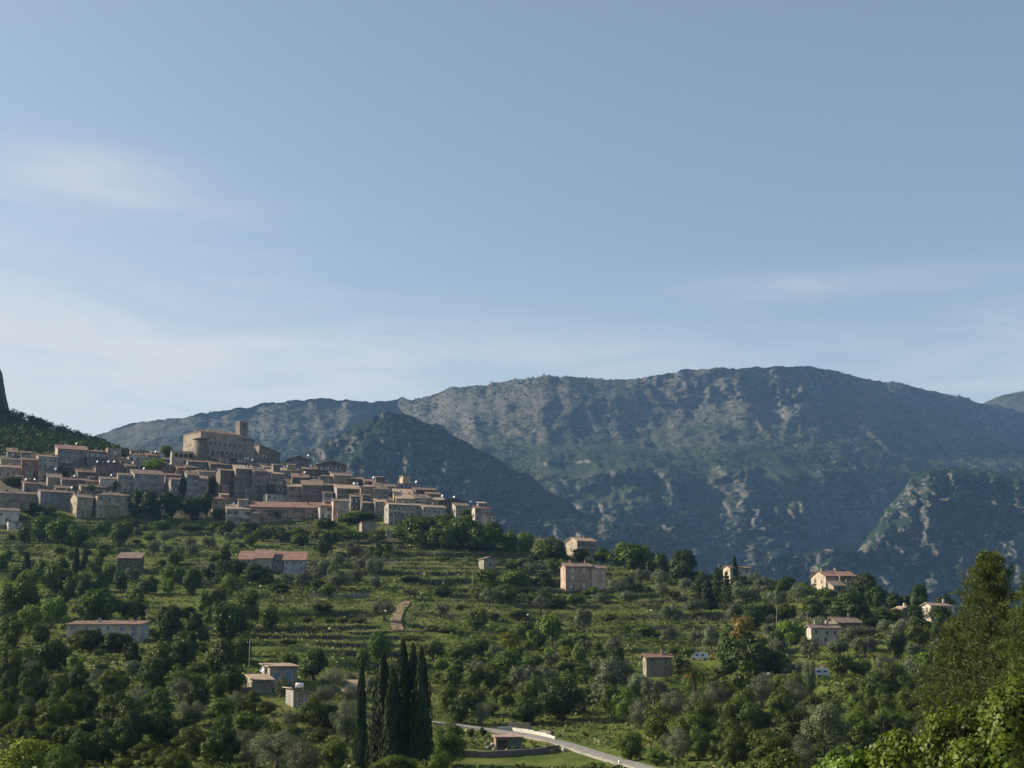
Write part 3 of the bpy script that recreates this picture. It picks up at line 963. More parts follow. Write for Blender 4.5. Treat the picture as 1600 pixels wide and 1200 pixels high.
def house(name, label, x0, x1, eave, base, wall='stone', roof='g', rm='roof', a=26, depth=None, xs=None, win=None, sh='sh_brown', wk='open', side=None,
          pitch=18, chim=1, door=False, dist=None, oh=0.5, down=6.0, size=1.0, cat='house', group='houses of the hilltop village', chim_at=None):
    rnd = random.Random(label)
    a = R(a)
    P, w, d = frame_of(x0, x1, base, a, xs, depth, dist)
    h = at(x0, eave, P.y).z - P.z
    root = add_obj(name, None, None, P, a)
    tag(root, label, cat, group)
    planes, r = roof_planes(roof, w, d, h, R(pitch), oh)
    wall_part(w, d, h, roof, r, M[wall], root, down)
    b = MB()
    for pl in planes:
        b.slab([(x, y, z + 0.18) for x, y, z in pl], 0.17)
    if roof in 'gfh':       # ridge capping
        t = math.tan(R(pitch))
        if roof == 'g':
            b.tube([(-oh, d / 2, h + r + 0.2), (w + oh, d / 2, h + r + 0.2)], [0.14, 0.14], 6)
        elif roof == 'f':
            b.tube([(w / 2, -oh, h + r + 0.2), (w / 2, d + oh, h + r + 0.2)], [0.14, 0.14], 6)
    ro = b.build('roof', M[rm], root)
    for k in range(chim):
        c = add_obj('chimney', CHIM[{'pink': 'pink', 'white': 'white', 'cream': 'cream'}.get(wall, 'stone')], ro)
        fx = chim_at[k] if chim_at else rnd.uniform(0.2, 0.8)
        fy = rnd.uniform(0.35, 0.65)
        zz = {'g': h + r * (1 - abs(2 * fy - 1)), 's': h + r * fy, 'f': h + r * (1 - abs(2 * fx - 1)), 'r': h + r * (1 - fx), 'h': h + r * 0.7}.get(roof, h)
        c.location = (fx * w, fy * d, zz)
    if win is None:
        win = (max(1, min(5, int(h / 2.7))), max(1, int(w / 2.5)))
    put_windows(root, w, h, 0, win[0], win[1], wk, sh, rnd, 0.06 if group == SG else 0.2, size=size)
    if side is None:
        side = (max(1, min(3, int(h / 3.4))), max(1, int(d / 5)))
    if side[0]:
        put_windows(root, d, h, 0, side[0], side[1], wk, sh, rnd, 0.25, face='side', d=d)
    if group == 'houses of the hilltop village' and w > 5.5 and roof in 'gsfh':
        # lean-tos and raised storeys that old village houses have grown
        tint = {'stone': 'dark', 'dark': 'stone', 'grey': 'beige', 'cream': 'beige', 'beige': 'stone', 'white': 'grey', 'pink': 'beige'}.get(wall, 'stone')
        for k in range((rnd.random() < .55) + (w > 12)):
            aw = min(w * 0.5, rnd.uniform(2.6, 4.6)); ad = rnd.uniform(1.0, 2.0); ah = h * rnd.uniform(0.35, 0.62); ax = rnd.uniform(0.1, w - aw - 0.1)
            an = MB(); an.box(ax, ax + aw, -ad, -0.004, -down, ah); an_o = an.build('annex', M[rnd.choice([wall, tint, tint])], root)
            MB().slab([(ax - .2, -ad - .25, ah + .16), (ax + aw + .2, -ad - .25, ah + .16), (ax + aw + .2, -0.006, ah + .16 + ad * .25), (ax - .2, -0.006, ah + .16 + ad * .25)], .15).build('annex_roof', M[rnd.choice(['roof', 'roof_pale', 'roof_dark'])], an_o)
            o = add_obj('window', WIN[('plain', sh)], an_o, (ax + aw * .5, -ad - .003, ah - 2.0)); o.scale = (.7, 1, .75)
        if rnd.random() < 0.22 and d > 5:
            aw = min(w * 0.6, rnd.uniform(3.0, 5.5)); ax = rnd.uniform(0, w - aw); ah = rnd.uniform(1.0, 2.0)
            zr = h + (r if roof == 's' else r * .6) + ah
            up = MB(); up.box(ax, ax + aw, d * .45, d - .02, h - .5, zr); up_o = up.build('raised_storey', M[rnd.choice([wall, tint])], root)
            MB().slab([(ax - .3, d * .45 - .3, zr + .15), (ax + aw + .3, d * .45 - .3, zr + .15), (ax + aw + .3, d + .2, zr + 1.1), (ax - .3, d + .2, zr + 1.1)], .15).build('upper_roof', M[rnd.choice([rm, 'roof', 'roof_pale', 'roof_dark'])], up_o)
            o = add_obj('window', WIN[('plain', sh)], up_o, (ax + aw * .5, d * .45 - .003, zr - 1.5)); o.scale = (.7, 1, .65)
    if door:
        o = add_obj('door', rnd.choice(DOORS), root, (w * rnd.choice([0.22, 0.5, 0.78]) + 0.6, -0.003, 0.0))
    HOUSES.append((root, label, (x0 + x1) / 2, eave, P.y, P.z + h + r * 0.5, (x1 - x0) / 2))
    return root, w, d, h


V = [   # name, label, left, right, eave row, foot row, wall, roof, roof tiles, extra
    # --- left shoulder of the village, under the wood
    ('small_house', 'tiny grey cottage highest at the left, half hidden at the wood edge', 11, 26, 706, 716, 'grey', 's', 'roof_dark', {}),
    ('small_house', 'tiny dark cottage at the wood edge above the red house', 32, 48, 707, 717, 'dark', 's', 'roof_dark', {}),
    ('tall_house', 'upper cream house at the left edge, behind the blank cream one', 0, 31, 717, 735, 'cream', 'g', 'roof', {}),
    ('tall_house', 'broad cream house with blank front at the left edge of the village', -6, 30, 729, 750, 'cream', 's', 'roof_pale', dict(win=(1, 3))),
    ('red_house', 'faded red plastered house between cream house and white house, at the left', 32, 57, 718, 750, 'red', 'g', 'roof', dict(win=(2, 2))),
    ('white_house', 'whitish three-storey house with small dark windows right of the red house', 58, 89, 713, 744, 'white', 'g', 'roof', dict(win=(3, 4), wk='plain')),
    ('stone_house', 'wide beige house with red roof under the wood, above the dark loggia', 89, 136, 701, 729, 'beige', 's', 'roof_red', {}),
    ('stone_house', 'low grey house between the wide beige house and the tower-like block', 136, 168, 705, 727, 'stone', 's', 'roof_dark', {}),
    ('tower_house', 'square tower-like stone block with flat pale roof below the wood', 167, 189, 700, 726, 'stone', 't', 'roof_pale', dict(win=(2, 1), chim=0, xs=164)),
    ('small_house', 'small lit gable cottage at the foot of the tower-like block', 188, 201, 718, 729, 'cream', 'f', 'roof_pale', dict(win=(1, 1))),
    ('stone_house', 'pale hip-roofed house on the skyline right of the wood', 202, 229, 710, 724, 'white', 'h', 'roof_red', dict(wk='plain')),
    ('stone_house', 'low pale house on the skyline just right of the hip-roofed one', 229, 251, 711, 724, 'grey', 'g', 'roof_red', {}),
    ('stone_house', 'long pale garden building below the skyline hip-roofed house', 208, 236, 721, 738, 'beige', 't', 'roof_pale', dict(win=(1, 3), chim=0)),
    ('stone_house', 'dark stone house with gable front in the left middle, three white dishes on top', 149, 195, 728, 748, 'dark', 'f', 'roof_dark', {}),
    ('stone_house', 'low house with red roof left of the dark gabled stone house', 121, 149, 737, 752, 'dark', 'g', 'roof_red', {}),
    ('stone_house', 'house with sunlit blank side wall in the left part of the village', 74, 96, 746, 764, 'cream', 's', 'roof', dict(xs=62, side=(0, 0), win=(1, 2))),
    ('stone_house', 'bluish grey house with brown roof right of the sunlit blank wall', 96, 134, 749, 768, 'grey', 'g', 'roof_dark', {}),
    ('stone_house', 'narrow pale house with white windows in the left middle of the village', 155, 184, 748, 770, 'white', 'g', 'roof', dict(sh='sh_white')),
    ('stone_house', 'tall beige house with a slit of shutters left of the long grey house', 183, 209, 742, 770, 'beige', 'g', 'roof', dict(sh='sh_blue')),
    ('stone_house', 'long grey house standing above the big dark trees', 209, 256, 740, 772, 'grey', 's', 'roof', dict(sh='sh_blue')),
    ('stone_house', 'small brown-roofed house below the bluish grey house', 126, 166, 760, 776, 'beige', 'g', 'roof_dark', {}),
    ('stone_house', 'low red-roofed house at the left, below the red plastered house', 37, 63, 755, 770, 'stone', 'g', 'roof_red', {}),
    ('stone_house', 'small stone house tucked between two long houses at the left', 86, 112, 762, 778, 'dark', 's', 'roof', {}),
    ('long_house', 'long grey house with steep side roof above the garden, left lower row', 62, 116, 768, 797, 'grey', 'g', 'roof', dict(wk='shut', sh='sh_blue')),
    ('long_house', 'long low beige house at the left edge, lower row of the village', -8, 58, 770, 796, 'beige', 'g', 'roof', dict(wk='shut', sh='sh_green')),
    ('stone_house', 'yellowish house with a sunlit left side next to the cream villa', 119, 144, 777, 810, 'cream', 'g', 'roof', dict(xs=107, win=(2, 1))),
    ('villa', 'square cream villa with four window columns and a balcony, left lower row', 150, 203, 773, 812, 'cream', 'h', 'roof', dict(xs=144, win=(3, 4), sh='sh_brown', wk='shut', door=True)),
    ('white_house', 'white two-storey house at the lower left corner of the village', -6, 29, 797, 818, 'white', 'g', 'roof', dict(win=(2, 3), wk='plain', door=True)),
    ('garden_shed', 'tiny white flat-roofed shed below the white corner house', 13, 35, 816, 823, 'white', 't', 'roof_pale', dict(win=(0, 0), side=(0, 0), chim=0, door=True, depth=4)),
    # --- around the castle
    ('stone_house', 'pale cottage left of the castle arcade, at the foot of a green tree', 252, 272, 730, 740, 'beige', 's', 'roof', dict(win=(1, 1))),
    ('stone_house', 'small house with red roof below the castle arcade', 258, 284, 742, 756, 'stone', 'g', 'roof_red', {}),
    ('tall_house', 'tall grey house directly right of the big dark trees', 266, 291, 749, 781, 'grey', 'g', 'roof', dict(sh='sh_white')),
    ('stone_house', 'red-roofed cottage under the castle round tower', 277, 292, 731, 744, 'ochre', 'g', 'roof_red', {}),
    ('stone_house', 'low stone house just below the castle round tower', 290, 312, 730, 744, 'dark', 'g', 'roof', {}),
    ('stone_house', 'bluish house under the castle with two dark windows', 293, 327, 721, 738, 'bluish', 'g', 'roof_dark', dict(win=(1, 3))),
    ('small_house', 'small sunlit gabled cottage in front of the castle wall', 328, 353, 713, 724, 'cream', 'f', 'roof_pale', dict(win=(1, 2))),
    ('stone_house', 'dark low house below the castle front', 328, 369, 725, 741, 'dark', 's', 'roof_dark', {}),
    ('tall_house', 'blue-grey narrow tower house below the castle', 291, 310, 742, 782, 'bluish', 's', 'roof_dark', dict(sh='sh_brown')),
    ('tall_house', 'narrow white house left of the trees above the yellow hip-roofed house', 310, 325, 750, 776, 'white', 's', 'roof_pale', dict(win=(3, 1))),
    ('stone_house', 'house with a row of white windows above the narrow white house', 310, 338, 737, 756, 'grey', 'g', 'roof', dict(sh='sh_white', win=(1, 4))),
    ('tall_house', 'dark row house left end of the long grey terrace', 343, 367, 735, 784, 'dark', 's', 'roof_dark', {}),
    ('tall_house', 'tall grey row house with sunlit eaves, second in the long terrace', 367, 395, 732, 787, 'grey', 's', 'roof_pale', {}),
    ('tall_house', 'tall brownish row house, third in the long terrace', 395, 416, 736, 786, 'stone', 's', 'roof', {}),
    ('tall_house', 'tall stone row house, right end of the long terrace', 416, 443, 740, 780, 'stone', 's', 'roof_pale', {}),
    ('small_house', 'little red-roofed house beside the trees above the yellow house', 355, 370, 757, 778, 'beige', 's', 'roof_red', dict(win=(1, 1))),
    ('gabled_house', 'gabled stone house right against the castle', 404, 437, 706, 732, 'dark', 'r', 'roof', dict(chim=0, win=(2, 2))),
    ('small_house', 'small sunlit house on the skyline right of the castle', 440, 451, 722, 734, 'cream', 't', 'roof_pale', dict(win=(1, 1), chim=0, xs=437)),
    ('gabled_house', 'dark house with pointed gable on the skyline right of the castle', 450, 482, 718, 736, 'dark', 'f', 'roof_dark', dict(pitch=22)),
    ('stone_house', 'sunlit pale-roofed house below the skyline gable right of the castle', 441, 470, 735, 748, 'cream', 's', 'roof_pale', dict(xs=437)),
    ('stone_house', 'dark stone house right of the sunlit pale-roofed one', 472, 495, 733, 754, 'dark', 'g', 'roof_dark', {}),
    ('gabled_house', 'wide dark gabled house on the skyline at the right of the village crown', 493, 541, 726, 748, 'dark', 'f', 'roof_dark', dict(pitch=14)),
    ('stone_house', 'small house with red roof under the dark stone house', 484, 504, 750, 764, 'stone', 's', 'roof', {}),
    ('white_house', 'white flat-roofed house with wide windows above the long pink row', 416, 450, 772, 792, 'white', 't', 'roof_pale', dict(win=(2, 4), wk='plain', chim=0)),
    ('tall_house', 'grey tall house with sunlit eaves, right of the white flat-roofed one', 450, 471, 760, 791, 'grey', 's', 'roof_pale', {}),
    ('tall_house', 'wide grey tall house in the middle of the lower village', 471, 504, 758, 792, 'stone', 's', 'roof', {}),
    ('stone_house', 'bluish house at the right of the wide grey tall house', 505, 520, 770, 792, 'bluish', 's', 'roof', {}),
    ('villa', 'yellow house with red hip roof above the terraces', 332, 370, 779, 804, 'yellow', 'h', 'roof_red', dict(xs=328, win=(2, 4), sh='sh_brown', wk='plain', pitch=24, door=True, chim=0)),
    ('small_house', 'small red-roofed annex on the right of the yellow hip-roofed house', 371, 382, 784, 800, 'beige', 's', 'roof_red', dict(win=(1, 1), depth=5)),
    ('long_house', 'pale low house at the left end of the long pink row', 353, 391, 795, 819, 'white', 's', 'roof_pale', dict(win=(2, 4), a=14)),
    ('long_house', 'long pinkish row with one red roof above the parked cars', 391, 506, 792, 816, 'pink', 's', 'roof_red', dict(win=(2, 12), a=8, sh='sh_brown', chim=2)),
    ('tall_house', 'narrow pale house at the right end of the long pink row', 507, 519, 790, 812, 'white', 's', 'roof_red', dict(win=(2, 1))),
    # --- right spur
    ('stone_house', 'sunlit house with pale side on the spur, below the wide dark gable', 521, 548, 743, 762, 'ochre', 'g', 'roof', dict(xs=511)),
    ('stone_house', 'house with dark front right of the sunlit house on the spur', 548, 568, 748, 764, 'dark', 'g', 'roof', {}),
    ('stone_house', 'small house with bright roof on the crest of the spur', 569, 585, 752, 766, 'beige', 'g', 'roof_red', {}),
    ('stone_house', 'low dark house right of the bright-roofed house on the spur', 585, 607, 757, 772, 'dark', 's', 'roof', {}),
    ('stone_house', 'grey house with flat sunlit eaves behind the small palm', 526, 563, 763, 792, 'grey', 's', 'roof_pale', {}),
    ('tall_house', 'orange-brown blank-fronted house on the spur', 563, 584, 760, 793, 'ochre', 's', 'roof_pale', dict(win=(2, 1), wk='plain')),
    ('stone_house', 'brown house right of the orange-brown blank-fronted one', 584, 606, 764, 791, 'stone', 's', 'roof', {}),
    ('stone_house', 'dark house left of the small palm, middle of the spur', 501, 524, 758, 786, 'dark', 'g', 'roof_dark', {}),
    ('tall_house', 'sunlit tower house with pale flat roof on the spur crest', 621, 646, 756, 776, 'beige', 't', 'roof_pale', dict(xs=611, win=(2, 2))),
    ('gabled_house', 'house with tall sunlit blank gable above the long white house', 632, 651, 766, 782, 'cream', 's', 'roof', dict(xs=622, side=(0, 0))),
    ('stone_house', 'dark house on the skyline right of the sunlit tower house', 649, 681, 765, 782, 'dark', 'g', 'roof_dark', {}),
    ('stone_house', 'low pale-roofed house directly behind the long white house', 619, 648, 779, 794, 'cream', 's', 'roof_pale', dict(xs=613)),
    ('stone_house', 'sunlit house behind the right half of the long white house', 648, 672, 778, 794, 'cream', 's', 'roof', dict(xs=643)),
    ('stone_house', 'house with dark windows behind the right end of the long white house', 672, 693, 781, 797, 'beige', 'g', 'roof_pale', {}),
    ('gabled_house', 'dark gabled house on the last rise of the skyline', 686, 727, 784, 800, 'dark', 'f', 'roof_dark', {}),
    ('stone_house', 'small brown house right of the long white house', 694, 711, 784, 803, 'dark', 's', 'roof', {}),
    ('white_house', 'long white house with many windows, sunlit left end, end of the village', 607, 661, 788, 818, 'white', 'g', 'roof_pale', dict(xs=600, a=24, win=(3, 8), wk='plain', depth=None)),
    ('white_house', 'lower right wing of the long white house with dark windows', 661, 696, 792, 816, 'white', 'g', 'roof_pale', dict(a=24, win=(2, 5), wk='plain', side=(0, 0))),
    ('stone_house', 'pale house with red roof at the lower middle, left of the shrubs', 500, 519, 790, 813, 'grey', 's', 'roof_red', {}),
    ('tall_house', 'pinkish house standing alone over the lower terrace wall', 520, 545, 783, 815, 'pink', 's', 'roof', dict(win=(2, 2))),
    ('white_house', 'upper white house with red roof at the right tip of the village', 742, 766, 794, 815, 'white', 'g', 'roof_red', dict(xs=737)),
    ('white_house', 'white house with red roof low at the right tip of the village', 759, 774, 805, 828, 'white', 's', 'roof_red', dict(win=(3, 3), wk='plain')),
    ('ruin', 'roofless grey stone ruin with sunlit edge on the slope under the village', 565, 586, 816, 838, 'stone', 't', 'roof_pale', dict(xs=561, win=(0, 0), side=(0, 0), chim=0, depth=5)),
    ('hut', 'tiny stone hut in the shrubs right of the grey ruin', 604, 613, 830, 840, 'stone', 't', 'roof_pale', dict(win=(0, 0), side=(0, 0), chim=0, depth=4)),
    # --- small houses in the gaps
    ('small_house', 'little brown house squeezed under the red plastered house', 20, 38, 744, 758, 'stone', 's', 'roof', {}),
    ('small_house', 'little pale house just above the low red-roofed house at the left', 60, 76, 738, 752, 'beige', 's', 'roof_pale', {}),
    ('small_house', 'tiny stone house under the wide beige house', 98, 116, 730, 742, 'dark', 's', 'roof', {}),
    ('small_house', 'tiny house with brown roof left of the pale house with white windows', 134, 152, 752, 766, 'stone', 'g', 'roof_dark', {}),
    ('small_house', 'narrow house between the tower-like block and the garden building', 196, 210, 728, 744, 'stone', 's', 'roof', {}),
    ('small_house', 'little house right of the long pale garden building', 236, 254, 726, 740, 'grey', 's', 'roof_pale', {}),
    ('small_house', 'small dim house at the foot of the castle left of the sunlit cottage', 352, 372, 716, 728, 'dark', 's', 'roof', {}),
    ('small_house', 'low roof between castle front and the long terrace, left part', 372, 392, 722, 736, 'stone', 's', 'roof_pale', {}),
    ('small_house', 'low roof between castle and the long terrace, right part', 393, 410, 726, 740, 'beige', 's', 'roof', {}),
    ('small_house', 'small house with bright eaves under the gabled house by the castle', 412, 438, 730, 744, 'stone', 's', 'roof_pale', {}),
    ('small_house', 'small house wedged above the white flat-roofed house', 425, 446, 752, 774, 'stone', 's', 'roof', {}),
    ('small_house', 'brown house above the wide grey tall house', 456, 482, 746, 764, 'dark', 's', 'roof_dark', {}),
    ('small_house', 'pale sunlit house under the wide dark gable', 498, 520, 744, 762, 'beige', 's', 'roof', {}),
    ('small_house', 'little house between the small palm and the orange-brown house', 548, 566, 776, 798, 'stone', 's', 'roof', {}),
    ('small_house', 'low house below the orange-brown house', 566, 588, 786, 806, 'dark', 's', 'roof', {}),
    ('small_house', 'small house left of the sunlit corner of the long white house', 586, 603, 784, 806, 'beige', 's', 'roof_pale', {}),
    ('small_house', 'little skyline house between bright roof and sunlit tower house', 600, 618, 760, 776, 'stone', 's', 'roof', {}),
    ('small_house', 'small skyline house left of the last dark gable', 668, 688, 772, 790, 'stone', 'g', 'roof', {}),
    ('small_house', 'last low house on the skyline before the shrubs', 712, 732, 790, 806, 'beige', 's', 'roof', {}),
]


def build_village():
    rnd = random.Random(3)
    for name, label, x0, x1, e, bs, wl, rf, rm, ex in V:
        kw = dict(a=(25 if x0 < 450 else 15) + rnd.uniform(-6, 6), sh=rnd.choice(['sh_brown', 'sh_brown', 'sh_blue', 'sh_green', 'sh_white']), chim=rnd.choice([0, 1, 1, 2]) if rf != 't' else 0)
        kw.update(ex)
        if rf == 's' and 'xs' not in ex and x1 - x0 < 40:
            rf = rnd.choice(['s', 's', 's', 'g', 'g', 'h'])
        if 'xs' not in kw and 'depth' not in kw:
            kw['depth'] = rnd.uniform(7.5, 10.5)
        house(name, label, x0, x1, e, bs, wl, rf, rm, **kw)


build_village()


def arch_poly(x0, x1, z0, zs, n=8):
    """outline of an arched opening in the x-z plane"""
    c = (x0 + x1) / 2; r = (x1 - x0) / 2
    return [(x0, z0), (x1, z0)] + [(c + r * math.cos(t), zs + r * math.sin(t)) for t in [math.pi * k / n for k in range(n + 1)]]


def castle():
    a = R(45)
    P, w, d = frame_of(312, 386, 722, a, xs=285, dist=738)
    ev = at(312, 674, P.y).z - P.z
    root = add_obj('castle', None, None, P, a)
    tag(root, 'stone castle with red hip roof, corner tower and bell tower crowning the village', 'castle')
    b = MB(); b.box(0, w, 0, d, -10, ev - 0.02)
    b.build('wall', M['beige'], root)
    planes, r = roof_planes('h', w, d, ev, R(17), 0.5)
    rb = MB()
    for pl in planes:
        rb.slab([(x, y, z + 0.2) for x, y, z in pl], 0.19)
    ro = rb.build('roof', M['roof_red'], root)
    for fx, fy in ((0.25, 0.25), (0.34, 0.5), (0.62, 0.4), (0.80, 0.35), (0.1, 0.6)):
        add_obj('chimney', CHIM['cream'], ro, (fx * w, fy * d, ev + r * 0.55))
    # cornice band under the eaves
    cb = MB()
    cb.box(-0.15, w + 0.15, -0.15, 0, ev - 0.7, ev - 0.25); cb.box(-0.15, 0, 0.0, d, ev - 0.7, ev - 0.25)
    cb.build('cornice', M['trim'], root)
    rnd = random.Random(9)
    # upper row, middle row of tall windows, ground-floor loggia
    for x in (0.05, 0.18, 0.42, 0.62):
        o = add_obj('window', WIN[('plain', 'sh_brown')], root, (x * w + 4.2 * (1 - x), -0.003, ev - 3.2)); o.scale = (0.9, 1, 0.7)
    for k in range(7):
        o = add_obj('window', WIN[('plain', 'sh_brown')], root, (w * (0.20 + 0.105 * k), -0.003, ev - 6.8)); o.scale = (1.5, 1, 1.6)
    for k in range(8):
        o = add_obj('window', WIN[('plain', 'sh_brown')], root, (w * (0.16 + 0.1 * k), -0.003, ev - 12.2)); o.scale = (1.8 if k % 2 else 1.3, 1, 2.0)
    for y, z in ((0.28, -4.5), (0.62, -7.2), (0.78, -7.4), (0.35, -7.0), (0.45, -9.3), (0.6, -9.6)):
        o = add_obj('window', WIN[('plain', 'sh_brown')], root, (-0.003, d * y, ev + z)); o.rotation_euler = (0, 0, -math.pi / 2); o.scale = (0.9, 1, 0.8)
    # round corner tower
    tr = 3.7
    th = at(312, 687, P.y).z - P.z
    tb = MB()
    tb.tube([(0.3, 0.3, -10), (0.3, 0.3, -1.5), (0.3, 0.3, th)], [tr * 1.12, tr, tr * 0.97], 24)
    tw = tb.build('corner_tower', M['stone'], root)
    cr = MB(); cr.tube([(0.3, 0.3, th), (0.3, 0.3, th + 0.35)], [tr * 1.10, tr * 1.14], 24); cr.tube([(0.3, 0.3, th + 0.35), (0.3, 0.3, th + 1.1)], [tr * 1.14, 0.3], 24)
    cr.build('tower_roof', M['roof_dark'], tw)
    for ang, z in ((-60, th - 1.8), (-25, th - 5.5)):
        o = add_obj('window', WIN[('plain', 'sh_brown')], tw, (0.3 + math.cos(R(ang)) * tr * 0.985, 0.3 + math.sin(R(ang)) * tr * 0.985, z)); o.rotation_euler = (0, 0, R(ang + 90)); o.scale = (0.6, 1, 0.8)
    # right round tower, lower than the roof
    rr = 4.3
    rx, ry = w + 1.0, 2.6
    t2 = at(392, 688, P.y + w * math.sin(a)).z - P.z
    tb = MB(); tb.tube([(rx, ry, -10), (rx, ry, t2)], [rr * 1.06, rr], 26)
    tw2 = tb.build('round_tower', M['beige'], root)
    cr = MB(); cr.tube([(rx, ry, t2), (rx, ry, t2 + 0.3)], [rr * 1.07, rr * 1.12], 26); cr.tube([(rx, ry, t2 + 0.3), (rx, ry, t2 + 1.0)], [rr * 1.12, 0.4], 26)
    cr.build('tower_roof', M['roof_dark'], tw2)
    o = add_obj('window', WIN[('plain', 'sh_brown')], tw2, (rx - 0.2, ry - rr * 1.02, t2 - 11.5)); o.scale = (1.5, 1, 1.4)
    # bell tower, square with cut corners, twin openings at the top
    bt = at(391, 659, P.y + 22).z - P.z
    s, c = 2.6, 0.6
    cx, cy = w + 0.2, 6.5
    ol = [(-s + c, -s), (s - c, -s), (s, -s + c), (s, s - c), (s - c, s), (-s + c, s), (-s, s - c), (-s, -s + c)]
    bb = MB(); bb.slab([(cx + x, cy + y, bt) for x, y in ol], bt + 4)
    bw = bb.build('bell_tower', M['stone'], root)
    cc = MB(); cc.slab([(cx + x * 1.08, cy + y * 1.08, bt + 0.4) for x, y in ol], 0.39); cc.slab([(cx + x * 1.06, cy + y * 1.06, bt - 2.9) for x, y in ol], 0.3)
    cc.build('cornice', M['beige'], bw)
    for (dx, dy, rz) in ((0, -s, 0), (-s, 0, -90), (s, 0, 90), (0, s, 180)):
        ob = MB()
        o2 = arch_poly(-0.55, 0.55, 0, 1.7)
        ob.poly([(x, -0.02, z) for x, z in o2] + [(x, 0.0, z) for x, z in o2], [tuple(range(len(o2)))] + [(i, i + len(o2), (i + 1) % len(o2) + len(o2), (i + 1) % len(o2)) for i in range(len(o2))], 0)
        for i in range(1, len(o2)):
            p, q = o2[i], o2[(i + 1) % len(o2)]
        q = ob.build('belfry_opening', M['pane'], bw, (cx + dx, cy + dy, bt - 2.6 + 0.15)); q.rotation_euler = (0, 0, R(rz))
        o = add_obj('window', WIN[('plain', 'sh_brown')], bw, (cx + dx * 1.002, cy + dy * 1.002, bt - 6.2)); o.rotation_euler = (0, 0, R(rz)); o.scale = (0.5, 1, 0.5)
    # arcaded wing on the left
    P2, w2, _ = frame_of(268, 304, 718, R(20), dist=P.y - 4)
    e2 = at(268, 705, P2.y).z - P2.z
    ar = add_obj('arcade_wing', None, None, P2, R(20))
    tag(ar, 'low castle wing with four round arches left of the corner tower', 'building')
    wl = MB()
    xs = [0.12, 0.33, 0.54, 0.75]
    wd = w2 * 0.15
    z0, zs = e2 * 0.30, e2 * 0.58
    edge = 0.0
    th0 = 0.7
    for i, f in enumerate(xs):                 # piers between real openings
        wl.box(edge, f * w2, 0, th0, -7, e2)
        x0_, x1_ = f * w2, f * w2 + wd
        wl.box(x0_, x1_, 0, th0, -7, z0)
        cxm, rr_ = (x0_ + x1_) / 2, wd / 2
        n = 8
        for k in range(n):
            t0, t1 = math.pi * k / n, math.pi * (k + 1) / n
            xa, xb = cxm + rr_ * math.cos(t1), cxm + rr_ * math.cos(t0)
            za, zb = zs + rr_ * math.sin(t1), zs + rr_ * math.sin(t0)
            wl.poly([(xa, 0, za), (xb, 0, zb), (xb, 0, e2), (xa, 0, e2), (xa, th0, za), (xb, th0, zb), (xb, th0, e2), (xa, th0, e2)],
                    [(0, 1, 2, 3), (7, 6, 5, 4), (0, 4, 5, 1), (3, 2, 6, 7)])
        edge = x1_
    wl.box(edge, w2, 0, th0, -7, e2)
    wl.box(0, w2, 5.0, 5.6, -7, e2); wl.box(0, 0.6, th0, 5.0, -7, e2); wl.box(w2 - 0.6, w2, th0, 5.0, -7, e2)
    wl.build('wall', M['cream'], ar)
    MB().box(0.62, w2 - 0.62, 4.9, 4.99, z0, e2 - 0.1).build('shade_panel', M['dark'], ar)  # added dark sheet before the rear wall, painting the shade behind the arches
    MB().slab([(-0.4, -0.4, e2 + 0.22), (w2 + 0.3, -0.4, e2 + 0.22), (w2 + 0.3, 6, e2 + 1.2), (-0.4, 6, e2 + 1.2)], 0.2).build('roof', M['roof_dark'], ar)
    MB().box(0.6, w2 - 0.6, th0, 5.0, z0 - 0.3, z0).build('loggia_floor', M['concrete'], ar)


castle()


# ------------------------------------------------------------------ houses on the slope
SG = 'houses scattered on the terraced slope'


